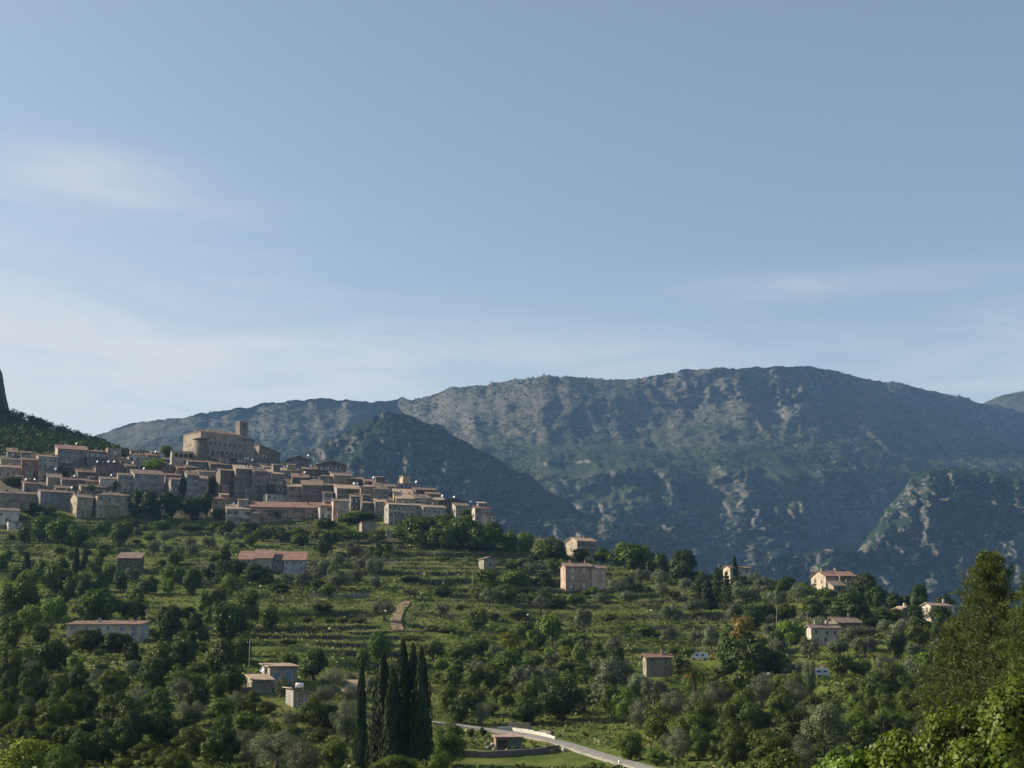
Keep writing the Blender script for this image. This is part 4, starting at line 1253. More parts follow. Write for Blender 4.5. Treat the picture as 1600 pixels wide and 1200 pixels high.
def slope_houses():
    house('farmhouse', 'long pale farmhouse with blue-grey shutters among dark trees, lower left', 104, 218, 976, 1000, 'white', 's', 'roof_dark', a=-3, depth=7, win=(2, 6), sh='sh_blue', wk='shut',
          side=(0, 0), pitch=7, chim=1, group=SG, dist=352, size=1.25)
    house('ruin', 'small old stone house with red tile roof above the farmhouse', 183, 219, 872, 892, 'dark', 's', 'roof', a=5, depth=7, win=(1, 2), wk='plain', side=(0, 0), chim=0, group=SG)
    for i, (x0, x1, e, wl, lab) in enumerate(((372, 396, 874, 'white', 'left pavilion of the long red-roofed villa with a terrace'),
                                              (397, 424, 872, 'white', 'second pavilion of the long red-roofed villa, wide windows'),
                                              (425, 442, 874, 'grey', 'recessed middle pavilion of the long red-roofed villa'),
                                              (443, 476, 875, 'bluish', 'right pavilion of the long red-roofed villa, bluish wall'))):
        house('villa_pavilion', lab, x0, x1, e, 892, wl, 's', 'roof_red', a=4, depth=9, win=(2, max(1, (x1 - x0) // 11)), wk='plain', side=(0, 0), chim=0, pitch=20, group='pavilions of the long villa',
              dist=508 + (3 if i == 2 else 0) + i * 0.3, cat='villa')
    house('stone_farmhouse', 'square stone house with sunlit left side and flat pale roof, above the olives', 421, 464, 1042, 1072, 'stone', 's', 'roof_pale', a=17, xs=408, win=(1, 2), sh='sh_blue', wk='shut',
          side=(1, 1), pitch=1.5, chim=0, group=SG, dist=270)
    house('stone_annex', 'low sunlit stone annex in front of the square stone house', 396, 425, 1063, 1080, 'stone', 's', 'roof_pale', a=17, xs=386, win=(1, 1), wk='plain', side=(1, 2), pitch=4, chim=0, group=SG, dist=262)
    house('white_hut', 'small white hut with pale tile roof below the square stone house', 458, 485, 1084, 1103, 'white', 'r', 'roof_pale', down=1.2, a=26, xs=446, win=(1, 1), wk='plain', side=(0, 0), pitch=14, chim=0,
          group=SG, dist=247, door=True)
    house('stone_shed', 'tiny stone shed with sunlit side on the bare terraces', 756, 775, 873, 890, 'stone', 'f', 'roof', a=24, xs=748, win=(1, 1), wk='plain', side=(0, 0), chim=0, group=SG, pitch=14)
    _, w, d, h = house('balcony_house', 'pale house with balcony on the crest right of the village tip', 902, 932, 845, 868, 'cream', 'g', 'roof_pale', a=25, xs=884, win=(2, 3), sh='sh_brown', side=(1, 1), chim=1, group=SG)
    bal = MB()
    bal.box(0.6, w - 0.6, -1.2, 0, h * .42, h * .42 + 0.15)
    for k in range(9):
        x = 0.65 + (w - 1.3) * k / 8
        bal.box(x - 0.03, x + 0.03, -1.18, -1.12, h * .42 + .15, h * .42 + 1.05)
    bal.box(0.6, w - 0.6, -1.2, -1.1, h * .42 + 1.05, h * .42 + 1.12)
    bal.build('balcony', M['sh_brown'], _)
    house('pink_house', 'large pink house with pale shutters and two chimneys in mid-slope', 884, 924, 885, 922, 'pink', 'g', 'roof', a=11, xs=876, win=(3, 2), sh='sh_white', wk='shut', side=(2, 1), chim=2, chim_at=(0.3, 0.9),
          group=SG, door=True)
    house('pink_annex', 'right wing of the large pink house under a lower roof', 925, 947, 888, 922, 'pink', 'g', 'roof', a=11, win=(3, 2), sh='sh_white', wk='shut', side=(0, 0), chim=0, depth=7, group=SG, dist=HOUSES[-1][4] + 1.2)
    house('stone_cottage', 'two-storey cottage with red roof left of the big palm', 1010, 1050, 1027, 1050, 'beige', 'g', 'roof_red', a=7, xs=1006, win=(2, 2), sh='sh_green', wk='plain', side=(1, 1), chim=1, group=SG)
    # the house with the covered veranda
    r_, w, d, h = house('veranda_house', 'cream house with a covered veranda and red roof on the right crest', 1291, 1338, 900, 926, 'cream', 'g', 'roof_red', a=13, xs=1268, win=(1, 2), sh='sh_brown', wk='plain', side=(2, 2),
                        chim=2, chim_at=(0.1, 0.62), group=SG, dist=452)
    ve = MB()
    for k in range(4):
        x = w * (0.36 + 0.63 * k / 3)
        ve.box(x - 0.15, x + 0.15, -2.5, -2.2, -3, h * 0.92)
    ve.box(w * 0.34, w + 0.2, -2.6, -0.01, h * 0.38, h * 0.44)
    ve.box(w * 0.34, w + 0.2, -2.6, -2.2, -3, h * 0.37)
    ve.box(w * 0.34, w + 0.2, -2.6, -2.15, h * 0.92, h * 0.99)
    v_ = ve.build('veranda', M['cream'], r_)
    MB().slab([(w * 0.33, -2.9, h * 1.0), (w + 0.3, -2.9, h * 1.0), (w + 0.3, -0.3, h * 1.08), (w * 0.33, -0.3, h * 1.08)], 0.15).build('veranda_roof', M['roof_red'], v_)
    house('lean_to', 'small sunlit lean-to at the foot of the veranda house', 1303, 1321, 915, 928, 'cream', 's', 'roof', a=13, xs=1295, depth=4, win=(1, 1), wk='plain', side=(0, 0), chim=0, group=SG, dist=444)
    house('white_house', 'pale house with red roof and three upper windows among the right olives', 1268, 1313, 981, 1004, 'white', 'g', 'roof', a=5, xs=1263, win=(2, 3), sh='sh_brown', wk='plain', side=(0, 0), chim=2, chim_at=(0.25, 0.65), group=SG)
    house('stone_house', 'house of which only roof and thick chimney show behind the right trees', 1310, 1345, 973, 990, 'stone', 'g', 'roof', a=10, depth=8, win=(1, 2), chim=1, chim_at=(0.8,), group=SG)
    house('white_house', 'left white house with sunlit gable near the pine', 1411, 1424, 951, 966, 'white', 'f', 'roof_pale', a=22, xs=1407, win=(1, 1), wk='plain', side=(0, 0), chim=1, group=SG)
    house('white_house', 'right white house with bright roof near the pine', 1455, 1492, 946, 962, 'white', 'g', 'roof_pale', a=22, xs=1441, win=(1, 3), wk='plain', side=(1, 1), chim=1, group=SG)
    house('pale_villa', 'low pale villa behind the lone cypress on the crest', 1141, 1173, 887, 900, 'cream', 'g', 'roof', a=22, down=2.5, xs=1130, win=(1, 3), wk='plain', side=(1, 1), chim=0, group=SG)
    house('stone_house', 'house with brown roof half sunk in trees left of the balcony house', 838, 868, 845, 858, 'dark', 'g', 'roof', a=18, depth=7, win=(1, 2), chim=1, group=SG)
    house('olive_hut', 'low pale hut hidden in the olives left of the tall cypresses', 538, 568, 1080, 1092, 'grey', 's', 'roof_pale', a=10, depth=5, win=(1, 1), wk='plain', side=(0, 0), chim=0, group=SG)


slope_houses()


# ------------------------------------------------------------------ roads and paths
def ribbon(name, pts, width, mat, lift=0.12, raw=False, skirt=0.4):
    """pts: ground points; a strip that follows the land, with real edges"""
    P = [Vector(p) for p in pts]
    dense = []
    for i in range(len(P) - 1):
        n = max(2, int((P[i + 1] - P[i]).length / 2.0))
        dense += [P[i].lerp(P[i + 1], k / n) for k in range(n)]
    dense.append(P[-1])
    for _ in range(6):
        dense = [dense[0]] + [(dense[i - 1] + dense[i] * 2 + dense[i + 1]) / 4 for i in range(1, len(dense) - 1)] + [dense[-1]]
    b = MB()
    rows = []
    rnd = random.Random(name)
    for i, p in enumerate(dense):
        t = dense[min(i + 1, len(dense) - 1)] - dense[max(i - 1, 0)]
        n = Vector((-t.y, t.x, 0)).normalized()
        wd = width * (1 + rnd.uniform(-0.04, 0.04))
        zc = max(ground1(p.x + n.x * s, p.y + n.y * s) for s in (-wd / 2, 0, wd / 2)) + lift
        l, r = p + n * wd / 2, p - n * wd / 2
        rows.append(((l.x, l.y, zc - skirt), (l.x, l.y, zc), (p.x, p.y, zc + 0.04), (r.x, r.y, zc), (r.x, r.y, zc - skirt)))
    for _ in range(14):
        for i in range(1, len(rows) - 1):
            rows[i] = tuple((q[0], q[1], (rows[i - 1][j][2] + 2 * q[2] + rows[i + 1][j][2]) / 4) for j, q in enumerate(rows[i]))
    for i in range(len(rows) - 1):
        for j in range(4):
            b.poly([rows[i][j], rows[i + 1][j], rows[i + 1][j + 1], rows[i][j + 1]], [(0, 1, 2, 3)], 0, False)
    o = b.build(name, mat)
    tag(o, kind='structure')
    return dense


ROAD = ribbon('road', [hit(x, y, 120) for x, y in ROAD_PX], 2.9, M['asphalt'], 0.15)
ribbon('path', [hit(x, y) for x, y in PATH_PX], 3.2, M['dirt'], 0.12)
ribbon('track', [hit(x, y) for x, y in TRACK_PX], 2.0, M['dirt'], 0.15)


def wall_strip(name, label, pxs, h, th, mat, cat='wall', cap=None):
    """a low masonry wall along photographed foot points; courses of blocks along its top"""
    b = MB()
    rnd = random.Random(label)
    pts = [hit(x, y, 120) for x, y in pxs]
    for i in range(len(pts) - 1):
        p, q = pts[i], pts[i + 1]
        n = max(1, int((q - p).length / 1.4))
        for k in range(n):
            a, c = p.lerp(q, k / n), p.lerp(q, (k + 1) / n)
            t = (c - a); nn = Vector((-t.y, t.x, 0)).normalized() * th / 2
            zt = max(a.z, c.z) + h + rnd.uniform(-0.06, 0.06)
            zb = min(a.z, c.z) - 1.0
            pp = [a - nn, c - nn, c + nn, a + nn]
            b.poly([(v.x, v.y, zb) for v in pp] + [(v.x, v.y, zt) for v in pp], [(4, 5, 6, 7), (0, 1, 5, 4), (1, 2, 6, 5), (2, 3, 7, 6), (3, 0, 4, 7)])
    o = b.build(name, mat)
    tag(o, label, cat)


wall_strip('road_parapet', 'pale concrete parapet along the upper edge of the bending road', [(778, 1141), (800, 1142), (835, 1147), (850, 1151), (868, 1157)], 0.55, 0.35, M['concrete'])
wall_strip('retaining_wall', 'stone retaining wall above the road, left of its bend', [(795, 1139), (829, 1142)], 1.1, 0.6, M['stone'])
wall_strip('retaining_wall', 'short brown stone wall at the road bend, right of the longer one', [(845, 1148), (863, 1152)], 1.0, 0.6, M['dark'])
wall_strip('field_wall', 'long dark dry-stone wall below the roadside shed', [(700, 1183), (745, 1184), (790, 1183), (830, 1180), (872, 1174)], 0.85, 0.6, M['dark'])
wall_strip('terrace_wall', 'grey stone wall in front of the stone annex', [(370, 1083), (392, 1083), (402, 1084)], 0.9, 0.5, M['stone'])
wall_strip('garden_wall', 'grey garden wall under the olives left of the dirt path', [(485, 931), (530, 932), (577, 931)], 1.0, 0.5, M['grey'])


def bollard(label, px, py):
    p = hit(px, py, 120)
    root = add_obj('road_marker_stone', None, None, p); tag(root, label, 'bollard', 'white marker stones along the road')
    b = MB(); b.tube([(0, 0, -0.3), (0, 0, 0.45), (0, 0, 0.62), (0, 0, 0.7)], [0.24, 0.22, 0.17, 0.06], 10)
    b.build('post', M['white_paint'], root)
    MB().tube([(0, 0, 0.35), (0, 0, 0.45)], [0.231, 0.229], 10).build('band', M['concrete'], root)


bollard('white marker stone beside the road next to the field wall end', 880, 1175)
bollard('white marker stone lowest along the road at the picture foot', 968, 1197)


# ------------------------------------------------------------------ roadside shed
def road_shed():
    P, w, _ = frame_of(775, 815, 1172, R(6), dist=hit(795, 1173, 120).y)
    root = add_obj('roadside_shed', None, None, P, R(6))
    tag(root, 'low shed with flat rusty roof and green doors beside the road', 'shed')
    h = 1.85; d = 4
    b = MB(); b.box(0, w, 0, d, -1, h); b.build('wall', M['wood'], root)
    MB().slab([(-0.3, -0.5, h + 0.18), (w + 0.3, -0.5, h + 0.18), (w + 0.3, d + 0.3, h + 0.22), (-0.3, d + 0.3, h + 0.22)], 0.14).build('roof', M['tin'], root)
    for i in range(2):
        dd = MB(); dd.box(0, w * 0.23, -0.06, -0.003, 0.05, h - 0.15)
        for k in range(4):
            dd.box(w * 0.23 * k / 4 + .02, w * 0.23 * (k + 1) / 4 - .02, -0.09, -0.06, 0.08, h - 0.2)
        dd.build('door', M['green_door'], root, (w * (0.52 + 0.24 * i), 0, 0))
    MB().box(w * 0.05, w * 0.45, -0.03, -0.003, 0.2, h - 0.3).build('opening', M['pane'], root)
    pl = hit(768, 1171, 120)
    s = add_obj('stone_pile', None, None, pl)
    tag(s, 'pile of pale rubble and sacks left of the roadside shed', 'rubble')
    rnd = random.Random(4)
    for k in range(7):
        bb = MB(); r = rnd.uniform(0.25, 0.5)
        bb.tube([(0, 0, -r * .5), (0, 0, 0), (0, 0, r * 0.8), (0, 0, r)], [r * .9, r * 1.1, r * 0.7, r * .2], 6)
        o = bb.build('stone', M['concrete'] if k % 2 else M['stone'], s, (rnd.uniform(-0.9, 0.8), rnd.uniform(-0.5, 0.5), 0.2 + (k > 4) * 0.5)); o.rotation_euler = (rnd.uniform(-.4, .4), rnd.uniform(-.4, .4), k)


road_shed()


# ------------------------------------------------------------------ vehicles
def car(label, px, py, paint, rz, dist=None, hatch=True, name='parked_car', cat='car', group='cars parked below the village row'):
    p = hit(px, py) if dist is None else at(px, py, dist)
    if dist is not None:
        p.z = ground1(p.x, p.y)
    root = add_obj(name, None, None, p + Vector((0, 0, 0.05)), R(rz)); tag(root, label, cat, group)
    L, W = 4.1, 1.68
    prof = [(-2.05, .35), (2.05, .35), (2.08, .62), (1.95, .78), (1.0, .92), (-1.85, .95), (-2.05, .80)]
    b = MB(); n = len(prof)
    b.poly([(x, -W / 2, z) for x, z in prof] + [(x, W / 2, z) for x, z in prof], [tuple(range(n)), tuple(range(2 * n - 1, n - 1, -1))] + [(i, i + n, (i + 1) % n + n, (i + 1) % n) for i in range(n)])
    body = b.build('body', M[paint], root)
    cab = [(1.0, .92), (0.35, 1.42), (-1.35, 1.44), (-1.85, .95)]
    b = MB(); n = 4; wi = W / 2 - 0.14
    b.poly([(x, -(W / 2 - .04 if z < 1 else wi), z) for x, z in cab] + [(x, (W / 2 - .04 if z < 1 else wi), z) for x, z in cab], [tuple(range(n)), tuple(range(2 * n - 1, n - 1, -1))] + [(i, i + n, (i + 1) % n + n, (i + 1) % n) for i in range(n)])
    b.build('cabin_glass', M['pane'], root)
    MB().slab([(0.30, -wi + .01, 1.47), (0.30, wi - .01, 1.47), (-1.33, wi - .01, 1.49), (-1.33, -wi + .01, 1.49)], 0.05).build('roof', M[paint], root)
    for x in (-1.3, 1.3):
        for y in (-W / 2 + .1, W / 2 - .1):
            MB().tube([(0, -0.11, 0), (0, 0.11, 0)], [0.31, 0.31], 14).build('wheel', M['rubber'], root, (x, y, 0.31))


CARS = [('silver car parked under the left end of the pink row', 405, 815, 'car_silver', 8), ('white car parked second along the pink row', 434, 815, 'car_white', 5),
        ('pale car parked in the middle before the pink row', 463, 814, 'car_silver', 3), ('bluish car parked at the right end of the pink row', 500, 815, 'car_blue', 10),
        ('white car parked below the sunlit corner of the long white house', 622, 817, 'car_white', 20)]
for lab, x, y, c, rz in CARS:
    car(lab, x, y, c, rz)
car('white car half hidden in the shade of dark trees right of the palm', 1199, 1051, 'car_white', 75, group='vehicles on the slope')


def van():
    p = hit(1093, 1032); root = add_obj('camper_van', None, None, p, R(-8)); root.scale = (.8, .8, .8); tag(root, 'white camper van parked right of the cottage, above the palm', 'van', 'vehicles on the slope')
    prof = [(-2.6, .45), (2.6, .45), (2.65, 2.3), (-1.2, 2.5), (-1.5, 1.9), (-2.0, 1.6), (-2.55, 1.1)]
    n = len(prof); b = MB()
    b.poly([(x, -1, z) for x, z in prof] + [(x, 1, z) for x, z in prof], [tuple(range(n)), tuple(range(2 * n - 1, n - 1, -1))] + [(i, i + n, (i + 1) % n + n, (i + 1) % n) for i in range(n)])
    b.build('body', M['car_white'], root)
    MB().poly([(-2.03, -.85, 1.57), (-1.53, -.85, 1.87), (-1.53, .85, 1.87), (-2.03, .85, 1.57), (-2.05, -.85, 1.60), (-1.55, -.85, 1.90), (-1.55, .85, 1.90), (-2.05, .85, 1.60)], [(4, 5, 6, 7), (0, 1, 5, 4), (2, 3, 7, 6), (1, 2, 6, 5), (3, 0, 4, 7)]).build('windscreen', M['pane'], root)
    for x in (-1.2, 0.6):
        MB().box(x, x + 0.9, -1.02, -1.002, 1.35, 1.85).build('window', M['pane'], root)
    for x in (-1.7, 1.6):
        for y in (-.9, .9):
            MB().tube([(0, -.12, 0), (0, .12, 0)], [.36, .36], 14).build('wheel', M['rubber'], root, (x, y, .36))


def caravan():
    p = hit(1283, 1050); root = add_obj('caravan', None, None, p, R(3)); root.scale = (.82, .82, .74); tag(root, 'long white caravan on the terrace right of the pale poplar', 'caravan', 'vehicles on the slope')
    prof = [(-1.9, .5), (1.9, .5), (2.0, 1.2), (1.8, 2.3), (1.4, 2.5), (-1.4, 2.5), (-1.8, 2.3), (-2.0, 1.2)]
    n = len(prof); b = MB()
    b.poly([(x, -1, z) for x, z in prof] + [(x, 1, z) for x, z in prof], [tuple(range(n)), tuple(range(2 * n - 1, n - 1, -1))] + [(i, i + n, (i + 1) % n + n, (i + 1) % n) for i in range(n)])
    b.build('body', M['car_white'], root)
    for x in (-1.3, 0.5):
        MB().box(x, x + 0.8, -1.02, -1.002, 1.4, 1.95).build('window', M['pane'], root)
    MB().box(-0.35, 0.3, -1.03, -1.002, .6, 2.2).build('door', M['sh_white'], root)
    for y in (-.9, .9):
        MB().tube([(0, -.1, 0), (0, .1, 0)], [.33, .33], 14).build('wheel', M['rubber'], root, (0, y, .33))
    MB().box(-3.0, -1.95, -.06, .06, .5, .6).build('drawbar', M['metal'], root)


van()
caravan()


# ------------------------------------------------------------------ poles and lamps
def pole(label, px, top, base, arm=True, lean=0.0):
    p = hit(px, base); h = at(px, top, p.y).z - p.z
    root = add_obj('utility_pole', None, None, p); tag(root, label, 'pole', 'utility poles on the slope')
    MB().tube([(0, 0, -0.8), (lean * .5, 0, h * .5), (lean, 0, h)], [0.12, 0.10, 0.08], 8).build('post', M['pole'], root)
    if arm:
        MB().box(-0.6 + lean, 0.6 + lean, -0.06, 0.06, h - 0.75, h - 0.6).build('crossarm', M['pole'], root)
        for x in (-0.5, 0, 0.5):
            MB().tube([(0, 0, 0), (0, 0, 0.22)], [0.05, 0.035], 6).build('insulator', M['white_paint'], root, (x + lean, 0, h - 0.6))
    return p + Vector((lean, 0, h - 0.4))


pa = pole('tall pale utility pole at the right end of the long pale farmhouse', 228, 951, 995)
pb = pole('thin dark utility pole above the square stone house', 389, 999, 1052)
pole('utility pole on the bare terraces below the tiny stone shed', 738, 892, 938)
pole('thin utility pole left of the pale house among the right olives', 1262, 955, 985)
pole('slender pole leaning at the dark trees left of the ochre tree', 1213, 955, 985, False, 0.3)


def wire(label, a, c, sag):
    pts = [a.lerp(c, t / 14) - Vector((0, 0, sag * 4 * (t / 14) * (1 - t / 14))) for t in range(15)]
    o = MB().tube(pts, [0.018] * 15, 4).build('overhead_wire', M['rubber']); tag(o, label, 'wire')


wire('sagging overhead wire from the farmhouse pole to the pole above the stone house', pa, pb, 3.5)


def lamp(label, px, top, base):
    p = hit(px, base); h = at(px, top, p.y).z - p.z
    root = add_obj('street_lamp', None, None, p); tag(root, label, 'street lamp', 'street lamps along the hillside track')
    MB().tube([(0, 0, -0.4), (0, 0, h * .3), (0, 0, h)], [0.07, 0.05, 0.04], 8).build('post', M['rubber'], root)
    MB().tube([(0, 0, h), (0, 0, h + .08), (0, 0, h + .3), (0, 0, h + .48), (0, 0, h + .52)], [.10, .20, .26, .18, .05], 12).build('globe', M['lamp_glass'], root)


lamp('street lamp with white globe beside the dirt path', 602, 956, 990)
lamp('street lamp with white globe on the dry terrace left of the bright round tree', 825, 962, 989)
lamp('street lamp with white globe between the two lone olive trees', 1018, 955, 985)
lamp('street lamp with white globe above the vine rows', 407, 917, 935)


# ------------------------------------------------------------------ satellite dishes
def dish_mesh():
    b = MB()
    rings = 4; seg = 14
    pts = [(0, -0.0, 0)]
    for i in range(1, rings + 1):
        r = 0.62 * i / rings
        pts += [(r * math.cos(2 * math.pi * k / seg), -0.22 * (i / rings) ** 2, r * math.sin(2 * math.pi * k / seg)) for k in range(seg)]
    fs = [(0, 1 + k, 1 + (k + 1) % seg) for k in range(seg)]
    for i in range(rings - 1):
        o = 1 + i * seg
        fs += [(o + k, o + seg + k, o + seg + (k + 1) % seg, o + (k + 1) % seg) for k in range(seg)]
    b.poly(pts, fs, 0, True)
    b.poly([(x, y + 0.03, z) for x, y, z in pts], [tuple(reversed(f)) for f in fs], 0, True)
    return b.mesh('reflector', M['white_paint'])


DISH = dish_mesh()
ARM = MB().tube([(0, 0.05, -1.6), (0, 0.05, 0)], [0.05, 0.05], 6).tube([(0, -0.2, -0.6), (0, -0.55, 0)], [0.02, 0.02], 5).mesh('mast', M['metal'])
dishes = [(119, 697), (152, 724), (169, 724), (178, 721), (243, 711), (267, 700), (86, 739), (116, 740), (174, 742), (40, 755), (54, 753), (112, 767), (225, 731), (388, 716), (383, 721), (394, 721),
          (444, 729), (475, 741), (486, 716), (481, 715), (583, 746), (553, 755), (558, 756), (650, 759), (691, 767), (735, 788), (709, 770), (365, 790)]
ORD = 'first second third fourth fifth sixth seventh eighth ninth tenth eleventh twelfth thirteenth fourteenth fifteenth sixteenth seventeenth eighteenth nineteenth twentieth'.split()


def ordinal(i):
    if i < 20: return ORD[i]
    if i == 29: return 'thirtieth'
    return ('twenty-' if i < 29 else 'thirty-') + ORD[(i - 20) % 10]


dishes.sort()
for i, (x, y) in enumerate(dishes):
    # stand it on the roof whose house is nearest in the picture
    best = min((h for h in HOUSES if h[0]['group'] == 'houses of the hilltop village'), key=lambda h: max(0, abs(h[2] - x) - h[6] * .8) * 4 + 2.0 * abs(h[3] - y - 4))
    p = at(x, y, best[4] + 2.5)
    p.z = best[5] + 1.35
    o = add_obj('satellite_dish', None, None, p, R(random.uniform(-50, 10)))
    o.scale = (1.0, 1.0, 1.0)
    tag(o, 'small white satellite dish on a village roof, %s from the left of %d' % (ordinal(i), len(dishes)), 'satellite dish', 'satellite dishes on the village roofs')
    r_ = add_obj('reflector', DISH, o); r_.rotation_euler = (R(-25), 0, 0)
    add_obj('mast', ARM, o)
t_ = at(468, 1074, 251)
o = add_obj('water_tank', None, None, t_, R(10)); tag(o, 'shiny white water tank on the roof edge of the small white hut', 'water tank')
MB().tube([(-.7, 0, .35), (-.66, 0, .35), (.66, 0, .35), (.7, 0, .35)], [.3, .42, .42, .3], 14).build('tank', M['white_paint'], o)
MB().box(-.6, -.5, -.3, .3, -1.4, 0.1).box(.5, .6, -.3, .3, -1.4, 0.1).build('cradle', M['metal'], o)
t_ = at(409, 1047, 273)
o = add_obj('satellite_dish', None, None, t_, R(-20)); o.scale = (0.7, 0.7, 0.7); tag(o, 'white satellite dish on the sunlit side of the square stone house', 'satellite dish')
r_ = add_obj('reflector', DISH, o); r_.rotation_euler = (R(-25), 0, 0); add_obj('mast', ARM, o)


# ------------------------------------------------------------------ trees
def leaves(P, N, size, rng, aspect=0.7, spread=0.45):
    """diamond leaf faces at points P, facing roughly along N"""
    n = len(P)
    N = N + rng.normal(0, spread, (n, 3)); N /= np.linalg.norm(N, axis=1)[:, None] + 1e-9
    A = rng.normal(0, 1, (n, 3)); A -= (A * N).sum(1)[:, None] * N; A /= np.linalg.norm(A, axis=1)[:, None] + 1e-9
    B = np.cross(N, A)
    s = (size * rng.uniform(0.55, 1.35, n))[:, None]
    V4 = np.stack([P - A * s, P - B * s * aspect, P + A * s, P + B * s * aspect], 1)
    return V4.reshape(-1, 3)


def lobed(rng, nl, rx, rz, zc, rl, n, size, shell=0.55, low=-0.75, drop=0.0, aspect=0.7):
    """crown of unit size made of many lobes; returns leaf vertices"""
    C = []
    while len(C) < nl:
        p = rng.uniform(-1, 1, 3)
        if np.linalg.norm(p) < 1 and p[2] > low:
            C.append(p)
    C = np.array(C)
    L = np.stack([C[:, 0] * (rx - rl * .7), C[:, 1] * (rx - rl * .7), zc + C[:, 2] * (rz - rl * .7)], 1)
    rad = rl * rng.uniform(0.5, 1.4, nl)
    w = rad ** 2; w /= w.sum()
    pick = rng.choice(nl, n, p=w)
    d = rng.normal(0, 1, (n, 3)); d /= np.linalg.norm(d, axis=1)[:, None]
    d[:, 2] = np.where(rng.random(n) < 0.35, np.abs(d[:, 2]), d[:, 2])
    r = rad[pick] * (shell + (1.08 - shell) * rng.random(n) ** 0.6) * np.where(rng.random(n) < 0.12, 1.28, 1.0)
    P = L[pick] + d * r[:, None]
    P[:, 2] = np.maximum(P[:, 2] - drop * rng.random(n) ** 3, 0.02)
    out = np.stack([P[:, 0], P[:, 1], P[:, 2] - zc], 1)
    out /= np.linalg.norm(out, axis=1)[:, None] + 1e-6
    return leaves(P, d * 0.7 + out * 0.6, size, rng, aspect)


def cypress_crown(rng, n, w=0.5):
    z = rng.random(n) ** 0.9
    prof = np.where(z < 0.12, 0.55 + z / 0.12 * 0.45, 1.0) * np.clip((1 - z) * 1.25, 0, 1) ** 0.62
    ang = rng.uniform(0, 2 * math.pi, n)
    flute = 1 + 0.16 * np.sin(ang * 4 + z * 9) + 0.10 * np.sin(ang * 7 - z * 23)
    r = w * prof * flute * (0.25 + 0.8 * rng.random(n) ** 0.5)
    P = np.stack([r * np.cos(ang), r * np.sin(ang), 0.01 + z * 0.985], 1)
    N = np.stack([np.cos(ang), np.sin(ang), np.full(n, 0.35)], 1)
    return P, N


def trunk_mesh(kind, rng, mat, seed):
    rnd = random.Random(seed)
    b = MB()
    if kind == 'cypress':
        b.tube([(0, 0, -0.05), (0, 0, 0.3), (0, 0, 0.8)], [0.07, 0.05, 0.02], 7)
    else:
        top = 0.42
        lean = rnd.uniform(-0.05, 0.05)
        b.tube([(0, 0, -0.12), (lean * .3, 0, top * .4), (lean, lean, top)], [0.055, 0.04, 0.032], 8)
        for k in range(6):
            an = k * math.pi / 3 + rnd.uniform(-.4, .4); r = rnd.uniform(.2, .36); z = rnd.uniform(.6, .85)
            b.tube([(lean, lean, top * rnd.uniform(.6, 1)), (r * .5 * math.cos(an), r * .5 * math.sin(an), (top + z) / 2), (r * math.cos(an), r * math.sin(an), z)], [0.026, 0.018, 0.006], 6)
    return b.mesh('trunk', mat)


KIND = {}


def make_kinds():
    spec = dict(
        broad=('leaf_broad', 'bark', 4, lambda g: lobed(g, 34, .5, .50, .48, .15, 4200, .034, .5, -1.0)),
        dark=('leaf_dark', 'bark', 3, lambda g: lobed(g, 30, .5, .50, .47, .16, 4200, .034, .5, -1.0)),
        bright=('leaf_bright', 'bark', 3, lambda g: lobed(g, 32, .5, .49, .49, .15, 3800, .036, .5, -.95)),
        yellow=('leaf_yellow', 'bark', 2, lambda g: lobed(g, 24, .5, .45, .55, .17, 3200, .034)),
        olive=('leaf_olive', 'olive_bark', 4, lambda g: lobed(g, 26, .5, .44, .54, .145, 3600, .030, .45, -.85, .08, .5)),
        willow=('leaf_willow', 'olive_bark', 2, lambda g: lobed(g, 44, .5, .50, .48, .14, 7000, .026, .45, -1.0, .12, .45)),
        ochre=('leaf_ochre', 'bark', 1, lambda g: lobed(g, 32, .5, .49, .49, .15, 3800, .036, .5, -.95)),
        bush=('leaf_scrub', 'bark', 3, lambda g: lobed(g, 20, .5, .44, .42, .17, 2400, .042, .5, -.8)),
    )
    for k, (lm, bm, nv, fn) in spec.items():
        out = []
        for i in range(nv):
            g = np.random.default_rng(100 + i * 7 + len(k) * 31 + ord(k[0]))
            out.append((quads_mesh('crown', fn(g), M[lm]), trunk_mesh('t', g, M[bm], i + len(k))))
        KIND[k] = out
    out = []
    for i in range(3):
        g = np.random.default_rng(40 + i)
        P, N = cypress_crown(g, 9000, 0.5)
        out.append((quads_mesh('crown', leaves(P, N, 0.022, g, 0.9, 0.5), M['leaf_cypress']), trunk_mesh('cypress', g, M['bark'], i)))
    KIND['cypress'] = out
    out = []
    for i in range(2):     # ragged dark conifer
        g = np.random.default_rng(60 + i)
        n = 3600
        lay = g.integers(0, 11, n); zz = 0.08 + lay / 11 * 0.88
        rr = (1 - zz) ** 0.75 * 0.52 * (0.35 + 0.7 * g.random(n)) * (1 + 0.25 * np.sin(lay * 2.4))
        an = np.floor(g.random(n) * 7) / 7 * 2 * math.pi + lay * 1.3 + g.normal(0, .22, n)
        P = np.stack([rr * np.cos(an), rr * np.sin(an), zz + g.normal(0, .016, n) + 0.05 - rr * 0.12], 1)
        N = np.stack([np.cos(an) * .5, np.sin(an) * .5, np.ones(n) * .8], 1)
        out.append((quads_mesh('crown', leaves(P, N, 0.032, g, .6, .6), M['leaf_dark']), trunk_mesh('cypress', g, M['bark'], i)))
    KIND['conifer'] = out


